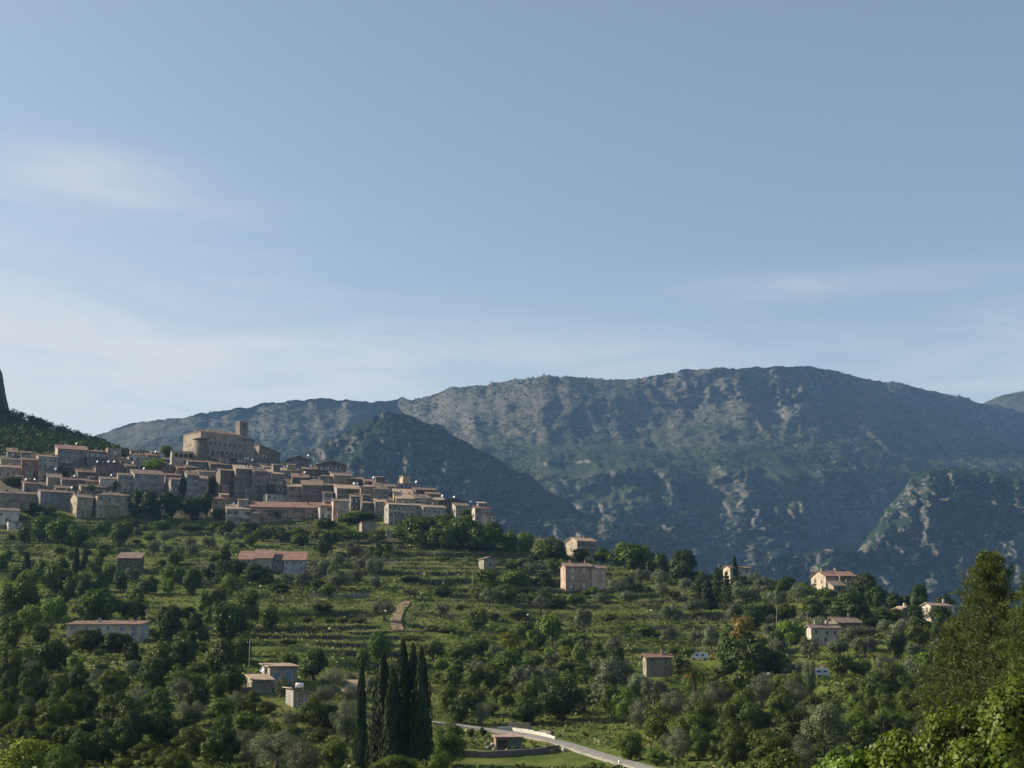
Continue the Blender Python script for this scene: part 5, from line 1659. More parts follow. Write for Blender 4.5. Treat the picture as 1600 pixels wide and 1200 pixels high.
make_kinds()
for k_, lm_, n_, sz_, dr_, asp_ in (('broad', 'leaf_broad', 12000, .019, 0, .7), ('dark', 'leaf_dark', 12000, .019, 0, .7), ('olive', 'leaf_olive', 11000, .016, .08, .45), ('bush', 'leaf_scrub', 6500, .022, 0, .7)):
    KIND[k_ + '_near'] = []
    for i_ in range(2):
        g_ = np.random.default_rng(300 + i_ + ord(k_[0]))
        KIND[k_ + '_near'].append((quads_mesh('crown', lobed(g_, 48, .5, .50, .49, .125, n_, sz_, .45, -.95, dr_, asp_), M[lm_]), KIND[k_][i_][1]))
WORDS = dict(broad=('green bushy tree', 'broadleaf_tree'), dark=('dense dark green tree', 'dark_tree'), bright=('bright green tree', 'bright_tree'), yellow=('yellow-green tree', 'yellow_green_tree'),
             olive=('grey-green olive tree', 'olive_tree'), willow=('pale silvery tree', 'silvery_tree'), ochre=('ochre-tinged tree', 'ochre_tree'), bush=('low green bush', 'bush'),
             cypress=('dark cypress', 'cypress_tree'), conifer=('dark ragged conifer', 'conifer_tree'))
CATS = dict(bush='bush', olive='olive tree', cypress='cypress')
PLANTED = []


def tree(kind, px, base, w, h, label=None, dist=None, variant=None):
    """w and h in photograph pixels"""
    if dist is None:
        p = hit(px, base)
    else:
        p = at(px, base, dist)
    s = p.y / F_PX
    W, H = w * s, h * s
    i = len(PLANTED)
    vs = KIND.get(kind + '_near', KIND[kind]) if p.y < 275 else KIND[kind]      # finer leaves near by
    crown, trunk = vs[(i * 7 + int(px)) % len(vs) if variant is None else variant]
    root = add_obj(WORDS[kind][1], None, None, p, R((i * 137.5) % 360))
    root.scale = (W, W, H)
    add_obj('crown', crown, root)
    add_obj('trunk', trunk, root)
    PLANTED.append([root, kind, px, base - h * 0.5, W, H, label, base, w, h])
    return root


TREES = '''
broad 62 846 42 42; broad 150 1014 44 34; dark 178 1018 50 32; dark 1160 904 44 15; bush 1136 906 24 12; broad 118 1010 30 26; broad 96 850 46 44; broad 122 852 40 36; broad 187 852 40 42; cypress 40 905 17 46; cypress 118 900 13 48; cypress 131 900 12 48; olive 30 863 26 20; olive 256 850 26 22;
olive 240 864 28 26; olive 260 870 26 24; olive 281 866 22 22; olive 299 869 26 24; olive 326 856 28 22; olive 192 868 28 18; broad 147 906 30 34; broad 171 905 27 30; olive 206 908 32 26;
broad 86 928 54 50; broad 28 968 74 62; broad 111 922 42 32; bright 80 980 50 54; broad 160 970 72 52; broad 212 968 54 36; dark 135 962 40 30; broad 270 912 42 32; broad 300 908 32 28; bush 228 928 34 26;
conifer 350 912 42 60; dark 330 905 30 32; dark 295 968 48 24; dark 358 1004 62 62; dark 78 1042 60 54; broad 132 1016 46 34; broad 190 1016 34 30; dark 206 1042 32 46; broad 250 1044 54 48; dark 284 1044 50 46;
broad 15 1005 44 44; broad 8 1048 46 44; broad 42 1054 54 46; broad 340 1030 42 27; bush 318 1018 42 22; broad 376 1024 42 30; olive 44 1078 34 28; olive 80 1082 32 26; olive 112 1072 28 24; olive 152 1078 44 34;
dark 188 1082 34 32; conifer 250 1084 18 32; broad 290 1080 72 32; bush 410 846 34 26; bush 470 850 34 24; dark 508 866 28 38; bush 440 846 30 20; bush 380 842 34 22; bush 540 846 34 22; bush 350 838 30 20;
olive 500 896 48 30; olive 570 893 48 32; olive 587 898 34 32; olive 492 908 32 30; olive 448 912 42 20; olive 530 922 48 30; olive 474 922 36 30; olive 556 910 36 26; dark 436 926 40 14; dark 400 905 44 30; dark 372 902 36 30;
broad 421 980 33 46; dark 366 992 50 52; broad 386 955 44 42; bush 505 952 34 20; olive 600 972 44 34; olive 692 962 27 27; dark 690 930 30 20; bush 450 1006 28 12; broad 595 1030 40 46; broad 567 1040 24 34; broad 676 1030 40 30;
broad 714 1026 36 26; broad 745 1022 40 30; broad 372 1034 44 34; broad 452 1040 34 24; dark 490 1062 50 50; olive 522 1082 50 38; olive 505 1104 38 32; olive 546 1078 28 24; olive 546 1100 32 28; olive 582 1078 24 28; olive 440 1092 34 36;
dark 735 826 46 34; broad 655 852 66 48; broad 690 857 56 48; broad 722 854 64 52; broad 752 858 60 44; broad 632 846 40 26; bush 590 846 36 22; broad 795 858 32 36; bright 822 862 36 38; broad 852 870 48 44; dark 872 872 36 36;
broad 940 866 32 26; dark 968 872 40 28; broad 988 882 66 44; dark 1066 905 54 52; dark 1035 898 36 40; olive 1001 908 38 26; olive 1031 914 38 28; olive 968 930 44 26; olive 1034 936 30 28; olive 1071 922 27 24; broad 1015 890 40 34;
broad 760 920 50 34; broad 810 914 50 34; dark 848 908 34 26; broad 755 940 40 28; broad 792 942 36 28; broad 838 944 44 24; olive 912 985 34 42; olive 1049 972 38 34; olive 985 945 36 24; bush 768 966 30 14; bush 812 964 42 17;
bright 862 1009 37 58; broad 836 1016 36 32; yellow 797 1012 42 26; broad 727 1030 34 28; yellow 883 1032 27 22; bright 858 1028 24 18; olive 912 1024 34 32; olive 960 1026 44 36; olive 1046 1004 34 28; olive 1090 1004 30 24;
broad 790 1050 48 42; broad 770 1076 36 44; broad 832 1046 34 28; olive 822 1090 58 56; olive 852 1076 40 40; dark 872 1126 84 64; olive 962 1082 78 66; olive 940 1048 36 30; olive 1002 1096 40 46; olive 936 1100 40 34;
broad 742 1114 36 42; broad 702 1112 36 42; dark 720 1130 46 40; dark 820 1132 60 40; olive 845 1100 44 42; cypress 1148 902 15 47; conifer 1121 944 26 58; conifer 1136 950 24 60; cypress 1106 948 24 48; conifer 1092 940 22 36; cypress 1127 906 17 30;
dark 1231 896 34 24; dark 1350 926 50 44; dark 1372 930 40 34; dark 1178 898 26 16; olive 1196 928 40 30; olive 1160 938 30 26; olive 1150 964 42 34; olive 1216 954 36 36; olive 1246 940 36 28; olive 1240 922 28 18; dark 1276 927 32 20;
broad 1330 932 46 20; dark 1270 960 40 32; dark 1332 972 66 46; broad 1230 966 34 30; broad 1292 950 30 26; broad 1188 970 40 34; dark 1175 985 40 40; ochre 1160 1004 48 48; olive 1112 1016 36 46; broad 1140 1004 34 34; bright 1236 1004 50 42;
olive 1266 1030 50 38; olive 1290 980 48 26; olive 1352 1026 46 36; olive 1332 1006 48 32; olive 1402 1016 46 36; olive 1384 990 36 26; dark 1375 975 46 30; olive 1312 1026 40 32; dark 1154 1062 74 66; dark 1184 1062 72 58; dark 1212 1056 46 44;
broad 1312 1046 44 36; broad 1345 1044 40 28; bright 1050 1022 20 18; bright 1074 1022 18 16; yellow 1046 1046 16 22; willow 1266 1092 26 62; broad 1122 1066 44 36; broad 1140 1078 44 34; dark 1066 1060 36 34; broad 1132 1100 46 28;
olive 1190 1106 50 50; olive 1240 1116 56 56; broad 1216 1096 36 40; dark 1376 1100 66 46; bush 1330 1090 26 22; willow 1292 1182 84 84; broad 1345 1170 66 60; olive 1022 1106 46 46; olive 1052 1126 56 46; olive 1092 1126 56 46;
broad 1152 1138 66 48; broad 1032 1160 66 56; broad 1082 1174 86 60; broad 1140 1186 60 60; broad 1204 1200 84 60; broad 985 1190 50 46; olive 1120 1108 50 44; dark 1245 1160 70 50; dark 1180 1150 56 50; broad 980 1130 60 50; olive 1000 1140 50 46;
broad 30 1168 56 46; broad 82 1146 66 56; broad 112 1136 56 54; dark 182 1140 60 56; dark 200 1172 74 74; dark 130 1200 56 56; dark 160 1196 56 52; olive 205 1128 46 40; dark 252 1166 66 54; broad 302 1188 66 54; dark 342 1204 66 66; broad 388 1160 56 50;
olive 432 1208 86 68; olive 542 1160 56 66; broad 490 1140 56 48; olive 470 1214 70 56; broad 700 1196 60 66; broad 620 1216 80 36; broad 680 1222 60 40; broad 350 1134 60 44; olive 300 1134 52 40; broad 245 1110 50 36; dark 10 1130 50 50;
broad 272 1215 60 40; olive 395 1204 50 50; broad 520 1206 50 44; dark 60 1196 60 50; broad 95 1218 60 50; bright 1400 970 34 24; dark 1430 966 34 28; dark 1470 972 44 24; olive 1425 990 40 30; dark 1440 1000 44 34; broad 1460 1060 60 50; dark 1420 1096 50 40;
broad 1390 1150 60 44; dark 1500 1000 60 40; broad 1520 1080 80 60; olive 1380 1040 40 28; dark 235 812 42 48; dark 268 812 46 44; dark 215 810 34 44; dark 300 812 36 34; dark 322 808 26 40; broad 345 772 20 26; broad 332 770 22 30; bright 240 736 38 22; broad 262 706 22 22;
bright 125 704 20 16; dark 83 738 16 18; broad 95 745 24 12; broad 180 712 20 18; cypress 41 788 9 26; dark 50 806 34 22; broad 20 760 36 14; broad 140 772 26 14; broad 75 805 24 16; dark 430 814 34 20; dark 285 780 14 40; bright 183 768 17 18; olive 10 790 20 14;
broad 340 812 24 18; broad 375 808 14 12; broad 570 812 40 14; broad 545 818 40 18; broad 510 826 40 20; broad 470 832 40 16; broad 700 832 60 36; dark 640 832 40 30; broad 770 846 40 34; broad 250 826 40 18; broad 200 824 40 20; broad 160 832 36 24; bush 300 830 40 18; bush 340 828 40 18;
bush 390 830 40 18; bush 430 834 40 18; bush 500 842 34 20; bush 560 846 34 18; dark 905 876 34 18; broad 865 892 30 20; bush 820 884 36 20; bush 690 876 30 12; broad 1090 890 34 20; broad 1205 908 34 20; broad 1258 908 30 20; broad 1290 936 40 22; bush 1110 905 28 16; broad 1395 946 34 22;
bright 1306 900 10 9; bush 640 1000 30 12; bush 700 990 30 10; bush 560 965 26 12; bush 535 966 22 12; bush 515 968 22 12; bush 480 968 24 12; bush 950 965 30 14; bush 1005 990 34 14; olive 940 940 30 20; broad 900 945 36 18; broad 870 948 36 18; broad 930 930 24 14; bush 640 905 34 12; olive 640 935 36 16
'''


def plant_all():
    for item in TREES.replace('\n', ' ').split(';'):
        f = item.split()
        if not f:
            continue
        tree(f[0], *[float(v) for v in f[1:5]])
    # the group of tall cypresses in front
    for x, top, w, dd, lab in ((562, 1038, 20, 186, 'slim lone cypress standing left of the tall cypress group'), (596, 1030, 40, 192, 'broad leftmost cypress of the tall group in front'),
                               (612, 1052, 34, 188, 'shorter cypress hidden between the broad and the tallest one'), (627, 1009, 38, 190, 'tallest cypress in the middle of the front group'),
                               (643, 1016, 32, 194, 'cypress between the tallest and the rightmost of the front group'), (656, 1019, 36, 189, 'rightmost cypress of the tall group in front')):
        tree('cypress', x, 1216, w * 1.15, 1216 - top, lab, dist=dd)
    tree('yellow', 40, 1226, 92, 66, 'glowing yellow-green tree in the lower left corner', dist=170)
    tree('dark', 736, 1152, 12, 13, 'left one of two tiny ball-shaped trees beside the road')
    tree('dark', 755, 1152, 12, 14, 'right one of two tiny ball-shaped trees beside the road')


PROTECT = [(100, 962, 222, 992), (181, 862, 222, 884), (366, 858, 478, 890), (384, 1034, 466, 1076), (444, 1072, 487, 1102), (745, 866, 777, 886), (882, 836, 934, 862), (872, 878, 950, 916), (1004, 1018, 1052, 1048),
           (1080, 1018, 1106, 1030), (1060, 1030, 1112, 1076), (1266, 886, 1340, 918), (1262, 972, 1316, 994), (1306, 962, 1348, 974), (1405, 942, 1494, 956), (1268, 1036, 1298, 1048), (1192, 1038, 1204, 1050),
           (606, 936, 644, 988), (712, 1134, 1000, 1200), (665, 1124, 720, 1140), (410, 940, 592, 968), (420, 988, 600, 1014), (600, 868, 740, 935), (640, 990, 760, 1002), (1128, 878, 1172, 890), (900, 945, 925, 985), (1035, 945, 1062, 970),
           (1100, 960, 1165, 1000), (1280, 1052, 1360, 1082), (1012, 1060, 1060, 1085), (870, 940, 1030, 985), (548, 1008, 672, 1200), (560, 812, 590, 836)]
ZONES = [(0, 400, 905, 1062, 52, 'broad broad dark dark bright bush'), (0, 560, 1062, 1205, 74, 'broad dark dark olive bush'), (0, 345, 832, 905, 30, 'olive broad bush bush broad'),
         (1080, 1480, 905, 1062, 56, 'olive olive dark broad dark'), (950, 1460, 1062, 1205, 62, 'olive broad broad dark bush'), (670, 960, 1015, 1135, 26, 'broad olive bush broad'),
         (690, 1090, 868, 960, 30, 'broad olive bush dark'), (340, 620, 826, 935, 34, 'bush broad olive bush'), (560, 960, 985, 1060, 16, 'bush broad bright')]


def fill_in():
    rnd = random.Random(77)
    made = []
    for x0, x1, y0, y1, n, kinds in ZONES:
        kinds = kinds.split()
        k = tries = 0
        while k < n and tries < 900:
            tries += 1
            x, y = rnd.uniform(x0, x1), rnd.uniform(y0, y1)
            kind = rnd.choice(kinds)
            big = 0.75 + (y - 830) / 370 * 0.85
            w = rnd.uniform(20, 38) * big * (0.8 if kind == 'bush' else 1)
            h = w * (rnd.uniform(0.5, 0.8) if kind == 'bush' else rnd.uniform(0.65, 1.0) if kind == 'olive' else rnd.uniform(0.7, 1.45))
            box = (x - w / 2, y - h, x + w / 2, y)
            if any(box[0] < p[2] and box[2] > p[0] and box[1] < p[3] and box[3] > p[1] for p in PROTECT):
                continue
            if any(abs(x - a) < (w + c) * 0.30 and abs(y - b) < 9 * big for a, b, c in made):
                continue
            if any(abs(x - r[2]) < (w + r[8]) * 0.28 and abs(y - r[7]) < 8 * big for r in PLANTED):
                continue
            tree(kind, x, y, w, h)
            made.append((x, y, w)); k += 1


plant_all()
fill_in()


def palm(label, px, crown_py, base, frond_px, orange=True, n=46, seed=1):
    p = hit(px, base)
    s = p.y / F_PX
    zc = at(px, crown_py, p.y).z - p.z
    L = frond_px * s
    root = add_obj('palm_tree', None, None, p); tag(root, label, 'palm tree')
    MB().tube([(0, 0, -0.5), (0, 0, zc * .5), (0, 0, zc - .3), (0, 0, zc)], [L * .12, L * .10, L * .11, L * .05], 10).build('trunk', M['bark'], root)
    rnd = random.Random(seed)
    V4 = []
    for k in range(n):
        an = k * 2.399; el = R(80 - 105 * (k / n)) + rnd.uniform(-.1, .1)
        d = Vector((math.cos(an), math.sin(an), 0)); up = Vector((0, 0, 1))
        pts = []; q = Vector((0, 0, zc)); ang = el
        for j in range(9):
            pts.append(q.copy())
            q = q + (d * math.cos(ang) + up * math.sin(ang)) * L / 8
            ang -= 0.13 + 0.035 * j * (1 if ang > -1.3 else 0)
        side = d.cross(up)
        for j in range(8):
            a, b = pts[j], pts[j + 1]
            wd = L * 0.075 * (1 - abs(j - 3.0) / 7)
            for sg in (-1, 1):
                for t in (0.0, 0.5):
                    m0 = a.lerp(b, t); m1 = a.lerp(b, t + 0.42)
                    tip = (m0 + m1) / 2 + side * sg * wd * 1.5 - up * wd * 0.7 + (b - a) * 0.5
                    V4 += [m0, m1, tip, tip.lerp(m0, 0.6)]
    add_obj('crown', quads_mesh('crown', np.array([tuple(v) for v in V4]), M['leaf_broad' if orange else 'leaf_dark']), root)
    if orange:
        b = MB()
        for k in range(12):
            an = k * 2.0; d = Vector((math.cos(an), math.sin(an), 0))
            pts = [Vector((0, 0, zc)), Vector((0, 0, zc + .1)) + d * L * .3, Vector((0, 0, zc - .2)) + d * L * .55]
            b.tube(pts, [.05, .05, .12], 5)
        b.build('fruit_stalks', M['palm_orange'], root)


palm('large drooping palm with orange fruit stalks right of the cottage', 1086, 1056, 1092, 29, True, 64)
palm('small palm rising before the grey house on the village spur', 546, 769, 793, 11, False, 26, 5)


def fore_pine(label, px, top, spread, dist, seed):
    """loose-crowned pine near the viewer: trunk, ascending limbs, sprays of needles"""
    rnd = random.Random(seed); g = np.random.default_rng(seed)
    x = uv(px, 1000)[0] * dist
    zb = ground1(x, dist)
    H = at(px, top, dist).z - zb
    p = Vector((x, dist, zb))
    root = add_obj('pine_tree', None, None, p); tag(root, label, 'pine tree')
    Wd = spread * dist / F_PX
    b = MB()
    b.tube([(0, 0, -1), (0.15, 0, H * .35), (-0.1, 0.1, H * .7), (0, 0, H * .985)], [0.28, 0.21, 0.12, 0.02], 9)
    tips = []; dirs = []
    nb = 96
    for k in range(nb):
        f = 0.20 + 0.79 * (k / nb) ** 0.9
        an = k * 2.399 + rnd.uniform(-.4, .4)
        prof = min(1, (1 - f) * 1.35 + 0.03) ** 0.9 * (0.75 + 0.5 * rnd.random())
        r = Wd * prof
        d = Vector((math.cos(an), math.sin(an), 0)); up = Vector((0, 0, 1))
        q0 = Vector((0, 0, H * f * .97)); q1 = q0 + d * r * .5 + up * r * .10; q2 = q0 + d * r + up * r * (.42 if f > .6 else .22)
        b.tube([q0, q1, q2], [0.06 * (1.1 - f) + 0.015, 0.035, 0.008], 5, cap=False)
        for j in range(16):
            t = 0.2 + 0.75 * rnd.random()
            m = q0.lerp(q1, t * 2) if t < .5 else q1.lerp(q2, (t - .5) * 2)
            off = Vector((rnd.gauss(0, 1), rnd.gauss(0, 1), rnd.gauss(0, .6))) * (0.12 + r * .10)
            tips.append(m + off); dirs.append((d * .6 + up * .7 + off.normalized() * .6).normalized())
    b.build('trunk', M['bark'], root)
    n = len(tips); per = 34
    T = np.repeat(np.array([tuple(t) for t in tips]), per, 0); Dn = np.repeat(np.array([tuple(t) for t in dirs]), per, 0)
    nd = Dn + g.normal(0, .75, T.shape); nd /= np.linalg.norm(nd, axis=1)[:, None]
    T = T + g.normal(0, .13, T.shape)
    side = np.cross(nd, g.normal(0, 1, T.shape)); side /= np.linalg.norm(side, axis=1)[:, None]
    ln = g.uniform(.10, .22, (len(T), 1))
    V4 = np.stack([T - side * .022, T + side * .022, T + nd * ln + side * .016, T + nd * ln - side * .016], 1).reshape(-1, 3)
    add_obj('crown', quads_mesh('crown', V4, M['leaf_pine']), root)


fore_pine('tall pine with loose yellowish crown at the right edge', 1550, 853, 125, 98, 3)
fore_pine('second pine cut by the right picture edge, beside the tall one', 1625, 884, 110, 93, 8)
fore_pine('shorter pine in front, left of the tall pine', 1498, 960, 80, 104, 12)


def fore_leafy(label, px, top, wpx, dist, seed, leaf=0.11, mat='leaf_fore'):
    g = np.random.default_rng(seed)
    x = uv(px, 1100)[0] * dist
    zb = ground1(x, dist)
    H = at(px, top, dist).z - zb
    W = wpx * dist / F_PX
    root = add_obj('leafy_tree', None, None, Vector((x, dist, zb))); tag(root, label, 'tree', 'leafy trees at the lower right, near the viewer')
    Vv = lobed(g, 46, .5, .48, .52, .14, 8200, 1.0, .5, -.9)
    Q = Vv.reshape(-1, 4, 3); c = Q.mean(1, keepdims=True)
    Q = c * np.array([W, W, H]) + (Q - c) * leaf       # true leaf size, whatever the crown's size
    add_obj('crown', quads_mesh('crown', Q.reshape(-1, 3), M[mat]), root)
    rnd = random.Random(seed)
    b = MB(); b.tube([(0, 0, -.5), (.1, 0, H * .4), (0, .1, H * .8)], [.13, .10, .03], 8)
    for k in range(16):
        an = k * 2.4; r = W * .42 * rnd.uniform(.5, 1)
        z = H * rnd.uniform(.35, .85)
        b.tube([(0, 0, z * .7), (r * .5 * math.cos(an), r * .5 * math.sin(an), z * .9), (r * math.cos(an), r * math.sin(an), z * 1.08)], [.05, .03, .008], 5, cap=False)
    b.build('trunk', M['bark'], root)


fore_leafy('glossy green leafy tree in the lower right corner', 1590, 1046, 150, 58, 21)
fore_leafy('glossy green leafy tree left of the corner one, under the pines', 1500, 1100, 140, 60, 22)
fore_leafy('low leafy tree between the corner trees and the silvery tree', 1415, 1142, 130, 62, 23)
fore_leafy('leafy shrub top at the picture foot below the silvery tree', 1318, 1164, 110, 64, 24)
fore_leafy('olive-toned shrub top at the picture foot right of the road end', 1215, 1176, 110, 70, 25, 0.09, 'leaf_pine')
fore_leafy('leafy shrub filling the bottom edge under the pines', 1545, 1150, 150, 54, 26)


# ------------------------------------------------------------------ vine rows
def vines():
    lab = ['upper', 'second', 'third', 'lowest']
    for r_, (x0, x1, y) in enumerate(((415, 590, 947), (418, 585, 953), (425, 575, 959), (440, 560, 965))):
        p, q = hit(x0, y), hit(x1, y)
        n = 900
        g = np.random.default_rng(r_ + 70)
        t = g.random(n)
        X = p.x + (q.x - p.x) * t + g.normal(0, .12, n); Y = p.y + (q.y - p.y) * t + g.normal(0, .3, n)
        Z = ground(X, Y) + g.uniform(.05, 1.35, n) * (0.75 + .35 * np.sin(t * 160))
        c = Vector((p + q) / 2)
        root = add_obj('vine_row', quads_mesh('vine_row', leaves(np.stack([X - c.x, Y - c.y, Z - c.z], 1), np.tile([0, -.2, 1.0], (n, 1)), .2, g), M['leaf_bright']), None, c)
        tag(root, 'bright green vine row left of the dirt path, %s of four' % lab[r_], 'vines', 'vine rows left of the dirt path')


vines()


# ------------------------------------------------------------------ growth nobody could count
def clumps(P, rad, per, size, g, flat=0.8):
    n = len(P)
    d = g.normal(0, 1, (n * per, 3)); d /= np.linalg.norm(d, axis=1)[:, None]
    d[:, 2] = np.abs(d[:, 2])
    R_ = np.repeat(rad, per)[:, None]
    q = np.repeat(P, per, 0) + d * R_ * np.array([1, 1, flat]) * g.uniform(.55, 1.05, (n * per, 1))
    return leaves(q, d, 1.0, g) if size is None else _scaled(q, d, np.repeat(size, per), g)


def _scaled(q, d, s, g):
    V4 = leaves(q * 0, d, 1.0, g).reshape(-1, 4, 3) * s[:, None, None] + q[:, None, :]
    return V4.reshape(-1, 3)


def house_clear(X, Y, r=9.0):
    ok = np.ones(len(X), bool)
    for h in HOUSES:
        lx, ly = h[0].location.x + 4, h[0].location.y + 4
        ok &= (X - lx) ** 2 + (Y - ly) ** 2 > r * r
    for q in ROAD:
        ok &= (X - q.x) ** 2 + (Y - q.y) ** 2 > 9
    return ok


def undergrowth():
    g = np.random.default_rng(5)
    n = 90000
    D = 165 + (668 - 165) * g.random(n) ** 0.8
    U = g.uniform(-0.42, 0.42, n)
    X = U * D; Y = D
    open_ = fbm(X / 38, Y / 30, 3, 61)
    dens = sstep(-0.35, 0.35, open_) * 0.52 + 0.03
    # weeds gather on the fronts of the terraces
    steep = np.abs(ground(X, Y + .6) - ground(X, Y - .6)) / 1.2
    dens = dens + 0.42 * sstep(.35, .9, steep)
    # the open lawns below the shed and by the dirt path stay open
    for px, py, r in ((790, 1193, 14), (850, 1190, 14), (740, 1192, 12), (900, 1195, 10), (622, 962, 9), (500, 1008, 16), (460, 1012, 12), (560, 1000, 12)):
        q = hit(px, py, 120)
        dens = dens * sstep(r * .6, r, np.hypot(X - q.x, (Y - q.y)))
    ok = (g.random(n) < dens) & house_clear(X, Y, 8.5) & (Y < 664)
    X, Y = X[ok], Y[ok]
    Z = ground(X, Y)
    rad = g.uniform(.3, 1.0, len(X)) ** 1.5 * (1.35 - .3 * (Y < 260)) * (1 + .5 * (g.random(len(X)) < .08))
    V4 = clumps(np.stack([X, Y, Z], 1), rad, 8, .12 + rad * .25, g)
    o = add_obj('undergrowth', quads_mesh('undergrowth', V4, M['leaf_scrub']))
    tag(o, 'weeds and low scrub growing over the terraces', 'undergrowth', kind='stuff')
    print('undergrowth', len(X))


def tall_grass():
    g = np.random.default_rng(6)
    n = 60000
    D = 170 + (560 - 170) * g.random(n) ** .9
    X = g.uniform(-.40, .40, n) * D
    dens = sstep(0.15, -0.3, fbm(X / 38, D / 30, 3, 61))
    ok = (g.random(n) < dens) & house_clear(X, D, 7)
    X, D = X[ok], D[ok]
    P = np.stack([X, D, ground(X, D)], 1)
    ang = g.uniform(0, math.pi, len(P))
    a = np.stack([np.cos(ang), np.sin(ang), np.zeros(len(P))], 1) * g.uniform(.15, .4, (len(P), 1))
    h = np.stack([g.normal(0, .12, len(P)), g.normal(0, .12, len(P)), g.uniform(.15, .55, len(P))], 1)
    V4 = np.stack([P - a, P + a, P + a * .7 + h, P - a * .7 + h], 1).reshape(-1, 3)
    m = leaf_mat('tall_grass', (0.068, 0.090, 0.018), (0.190, 0.170, 0.062), .3)
    o = add_obj('grass', quads_mesh('grass', V4, m)); tag(o, 'tall half-dry grass on the open terraces', 'grass', kind='stuff')


def wood():
    g = np.random.default_rng(9)
    n = 2600
    D = g.uniform(752, 985, n); px = g.uniform(-330, 235, n)
    U = np.array([uv(p, 690)[0] for p in px])
    X = U * D
    ok = house_clear(X, D, 10) & (D > 766 + 0 * X)
    X, D = X[ok], D[ok]
    rad = g.uniform(1.6, 3.6, len(X))
    P = np.stack([X, D, ground(X, D) + rad * .5], 1)
    V4 = clumps(P, rad, 46, rad * .19, g, 1.25)
    o = add_obj('wood', quads_mesh('wood', V4, M['leaf_wood'])); tag(o, 'dense dark wood covering the hill behind the village', 'wood', kind='stuff')


def far_trees():
    g = np.random.default_rng(12)
    Vs = []
    for (F, n, r0, r1, zlim) in ((RANGE, 15000, 2.8, 6.2, .0), (MIDH, 5200, 1.8, 3.8, .0), (CRAG, 5200, 1.8, 4.2, .0)):
        X, Y, Z, PY, GX = F
        nr, nc = X.shape
        i = g.integers(2, nr - 1, n * 3); j = g.integers(1, nc - 1, n * 3)
        dz = Z[i + (i < nr - 1) * 1, j] - Z[i - 1, j]; dy = Y[np.minimum(i + 1, nr - 1), j] - Y[i - 1, j]
        nz = np.abs(dy) / np.sqrt(dy * dy + dz * dz + 1e-6)
        x, y, z = X[i, j], Y[i, j], Z[i, j]
        cov = sstep(-.3, .25, fbm(x / 160, z / 120, 4, 71)) * (.25 + .75 * sstep(.25, .75, nz))
        if F is RANGE:
            cov = cov * (0.30 + 0.70 * sstep(640, 720, PY[i, j]))
        k = np.nonzero((g.random(len(i)) < cov) & (GX[i, j] > -60) & (GX[i, j] < 1680))[0][:n]
        rad = g.uniform(r0, r1, len(k)) * g.uniform(.6, 1, len(k))
        P = np.stack([x[k] + g.normal(0, 3, len(k)), y[k] + g.normal(0, 2, len(k)), z[k] + rad * .25], 1)
        Vs.append(clumps(P, rad, 7, rad * .60, g, 1.1))
    o = add_obj('far_forest', quads_mesh('far_forest', np.concatenate(Vs), M['leaf_far'])); tag(o, 'scattered far trees and scrub on the mountainsides', 'forest', kind='stuff')


undergrowth()
tall_grass()
wood()
far_trees()


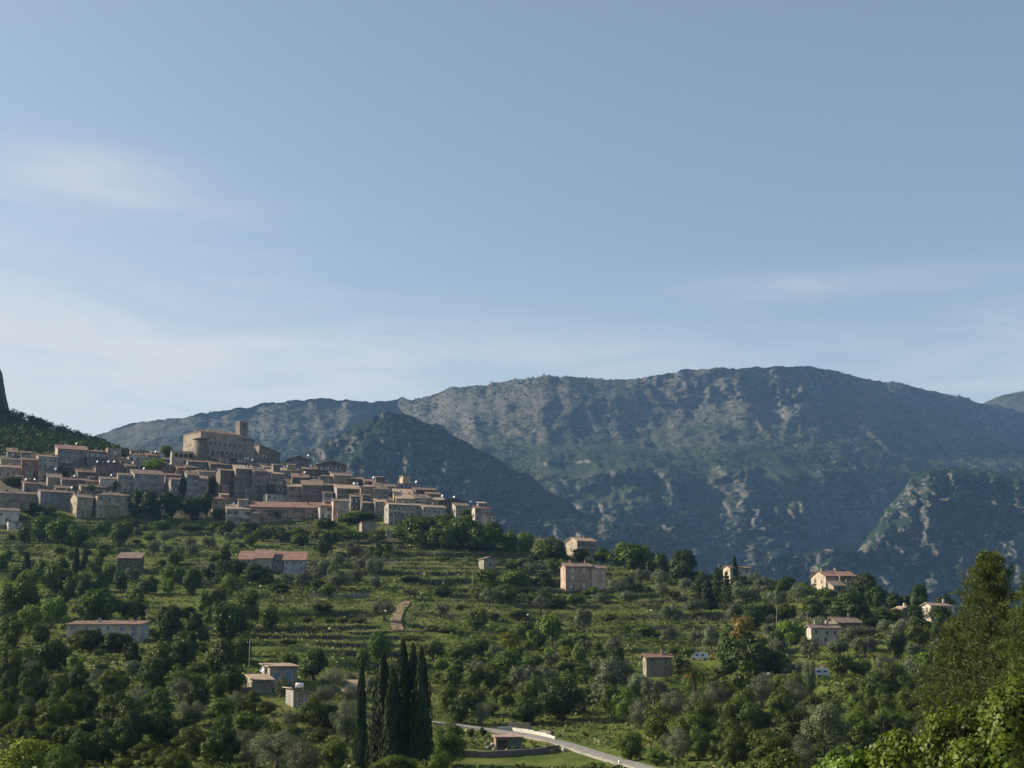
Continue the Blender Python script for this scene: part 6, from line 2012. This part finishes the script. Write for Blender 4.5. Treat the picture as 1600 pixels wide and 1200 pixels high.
# ------------------------------------------------------------------ labels of the trees: what they stand beside
LAND = [('castle', 345, 700), ('square cream villa', 175, 800), ('yellow hip-roofed house', 350, 795), ('long pink row', 450, 805), ('long white house', 650, 805), ('grey stone ruin', 575, 828),
        ('small old stone house', 200, 880), ('long pale farmhouse', 160, 985), ('long red-roofed villa', 420, 880), ('square stone house', 440, 1055), ('small white hut', 468, 1095),
        ('dirt path', 622, 965), ('tiny stone shed', 761, 880), ('balcony house', 912, 855), ('large pink house', 912, 905), ('red-roofed cottage', 1028, 1038), ('large palm', 1086, 1060),
        ('camper van', 1093, 1027), ('lone crest cypress', 1148, 880), ('veranda house', 1305, 908), ('three-window olive house', 1288, 990), ('right white house', 1470, 952), ('caravan', 1283, 1045),
        ('roadside shed', 795, 1163), ('road bend', 865, 1155), ('tall cypress group', 625, 1110), ('yellow-green corner tree', 40, 1185), ('tip of the village', 765, 815), ('white corner house', 12, 806),
        ('faded red house', 45, 735), ('tower-like block', 177, 712), ('silvery tree', 1290, 1150), ('twin cypresses', 124, 880), ('road end', 1000, 1195), ('vine rows', 500, 956), ('lower left slope', 230, 1150)]


def label_trees():
    todo = {}
    for rec in PLANTED:
        root, kind, px, py, W, H, label, base, w, h = rec
        cat = CATS.get(kind, 'tree')
        if label:
            tag(root, label, cat); continue
        size = 'tiny ' if H < 2.2 else 'small ' if H < 4.5 else 'tall ' if H > 10.5 else ''
        best = min((l for l in LAND if math.hypot(l[1] - px, l[2] - py) > 6), key=lambda l: math.hypot(l[1] - px, l[2] - py))
        dx, dy = px - best[1], py - best[2]
        rel = ('below' if dy > 0 else 'above') if abs(dy) > abs(dx) else ('right of' if dx > 0 else 'left of')
        todo.setdefault('%s%s %s the %s' % (size, WORDS[kind][0], rel, best[0]), []).append((px, root, cat, kind))
    for text, lst in todo.items():
        lst.sort(key=lambda t: t[0])
        for i, (px, root, cat, kind) in enumerate(lst):
            lab = text
            if len(lst) == 2:
                lab += ', the %s one of two' % ('left', 'right')[i]
            elif len(lst) > 2:
                lab += ', %s from left of %d' % (ordinal(i), len(lst))
            tag(root, lab, cat, {'olive': 'olive trees of the terraces', 'cypress': 'cypresses on the slope', 'bush': 'bushes on the terraces'}.get(kind, 'trees on the slope'))


label_trees()


# ------------------------------------------------------------------ the air
def haze():
    m = bpy.data.materials.new('air')
    m.use_nodes = True
    t = NT(m.node_tree)
    out = t.n('ShaderNodeOutputMaterial')
    v = t.n('ShaderNodeVolumePrincipled')
    v.inputs['Color'].default_value = (0.28, 0.54, 1.0, 1)
    v.inputs['Density'].default_value = 0.000048
    v.inputs['Anisotropy'].default_value = 0.0
    t.l(v.outputs[0], out.inputs['Volume'])
    b = MB(); b.box(-5200, 5200, -250, 6400, -172, 965)
    o = b.build('haze', m)
    tag(o, kind='stuff')


haze()
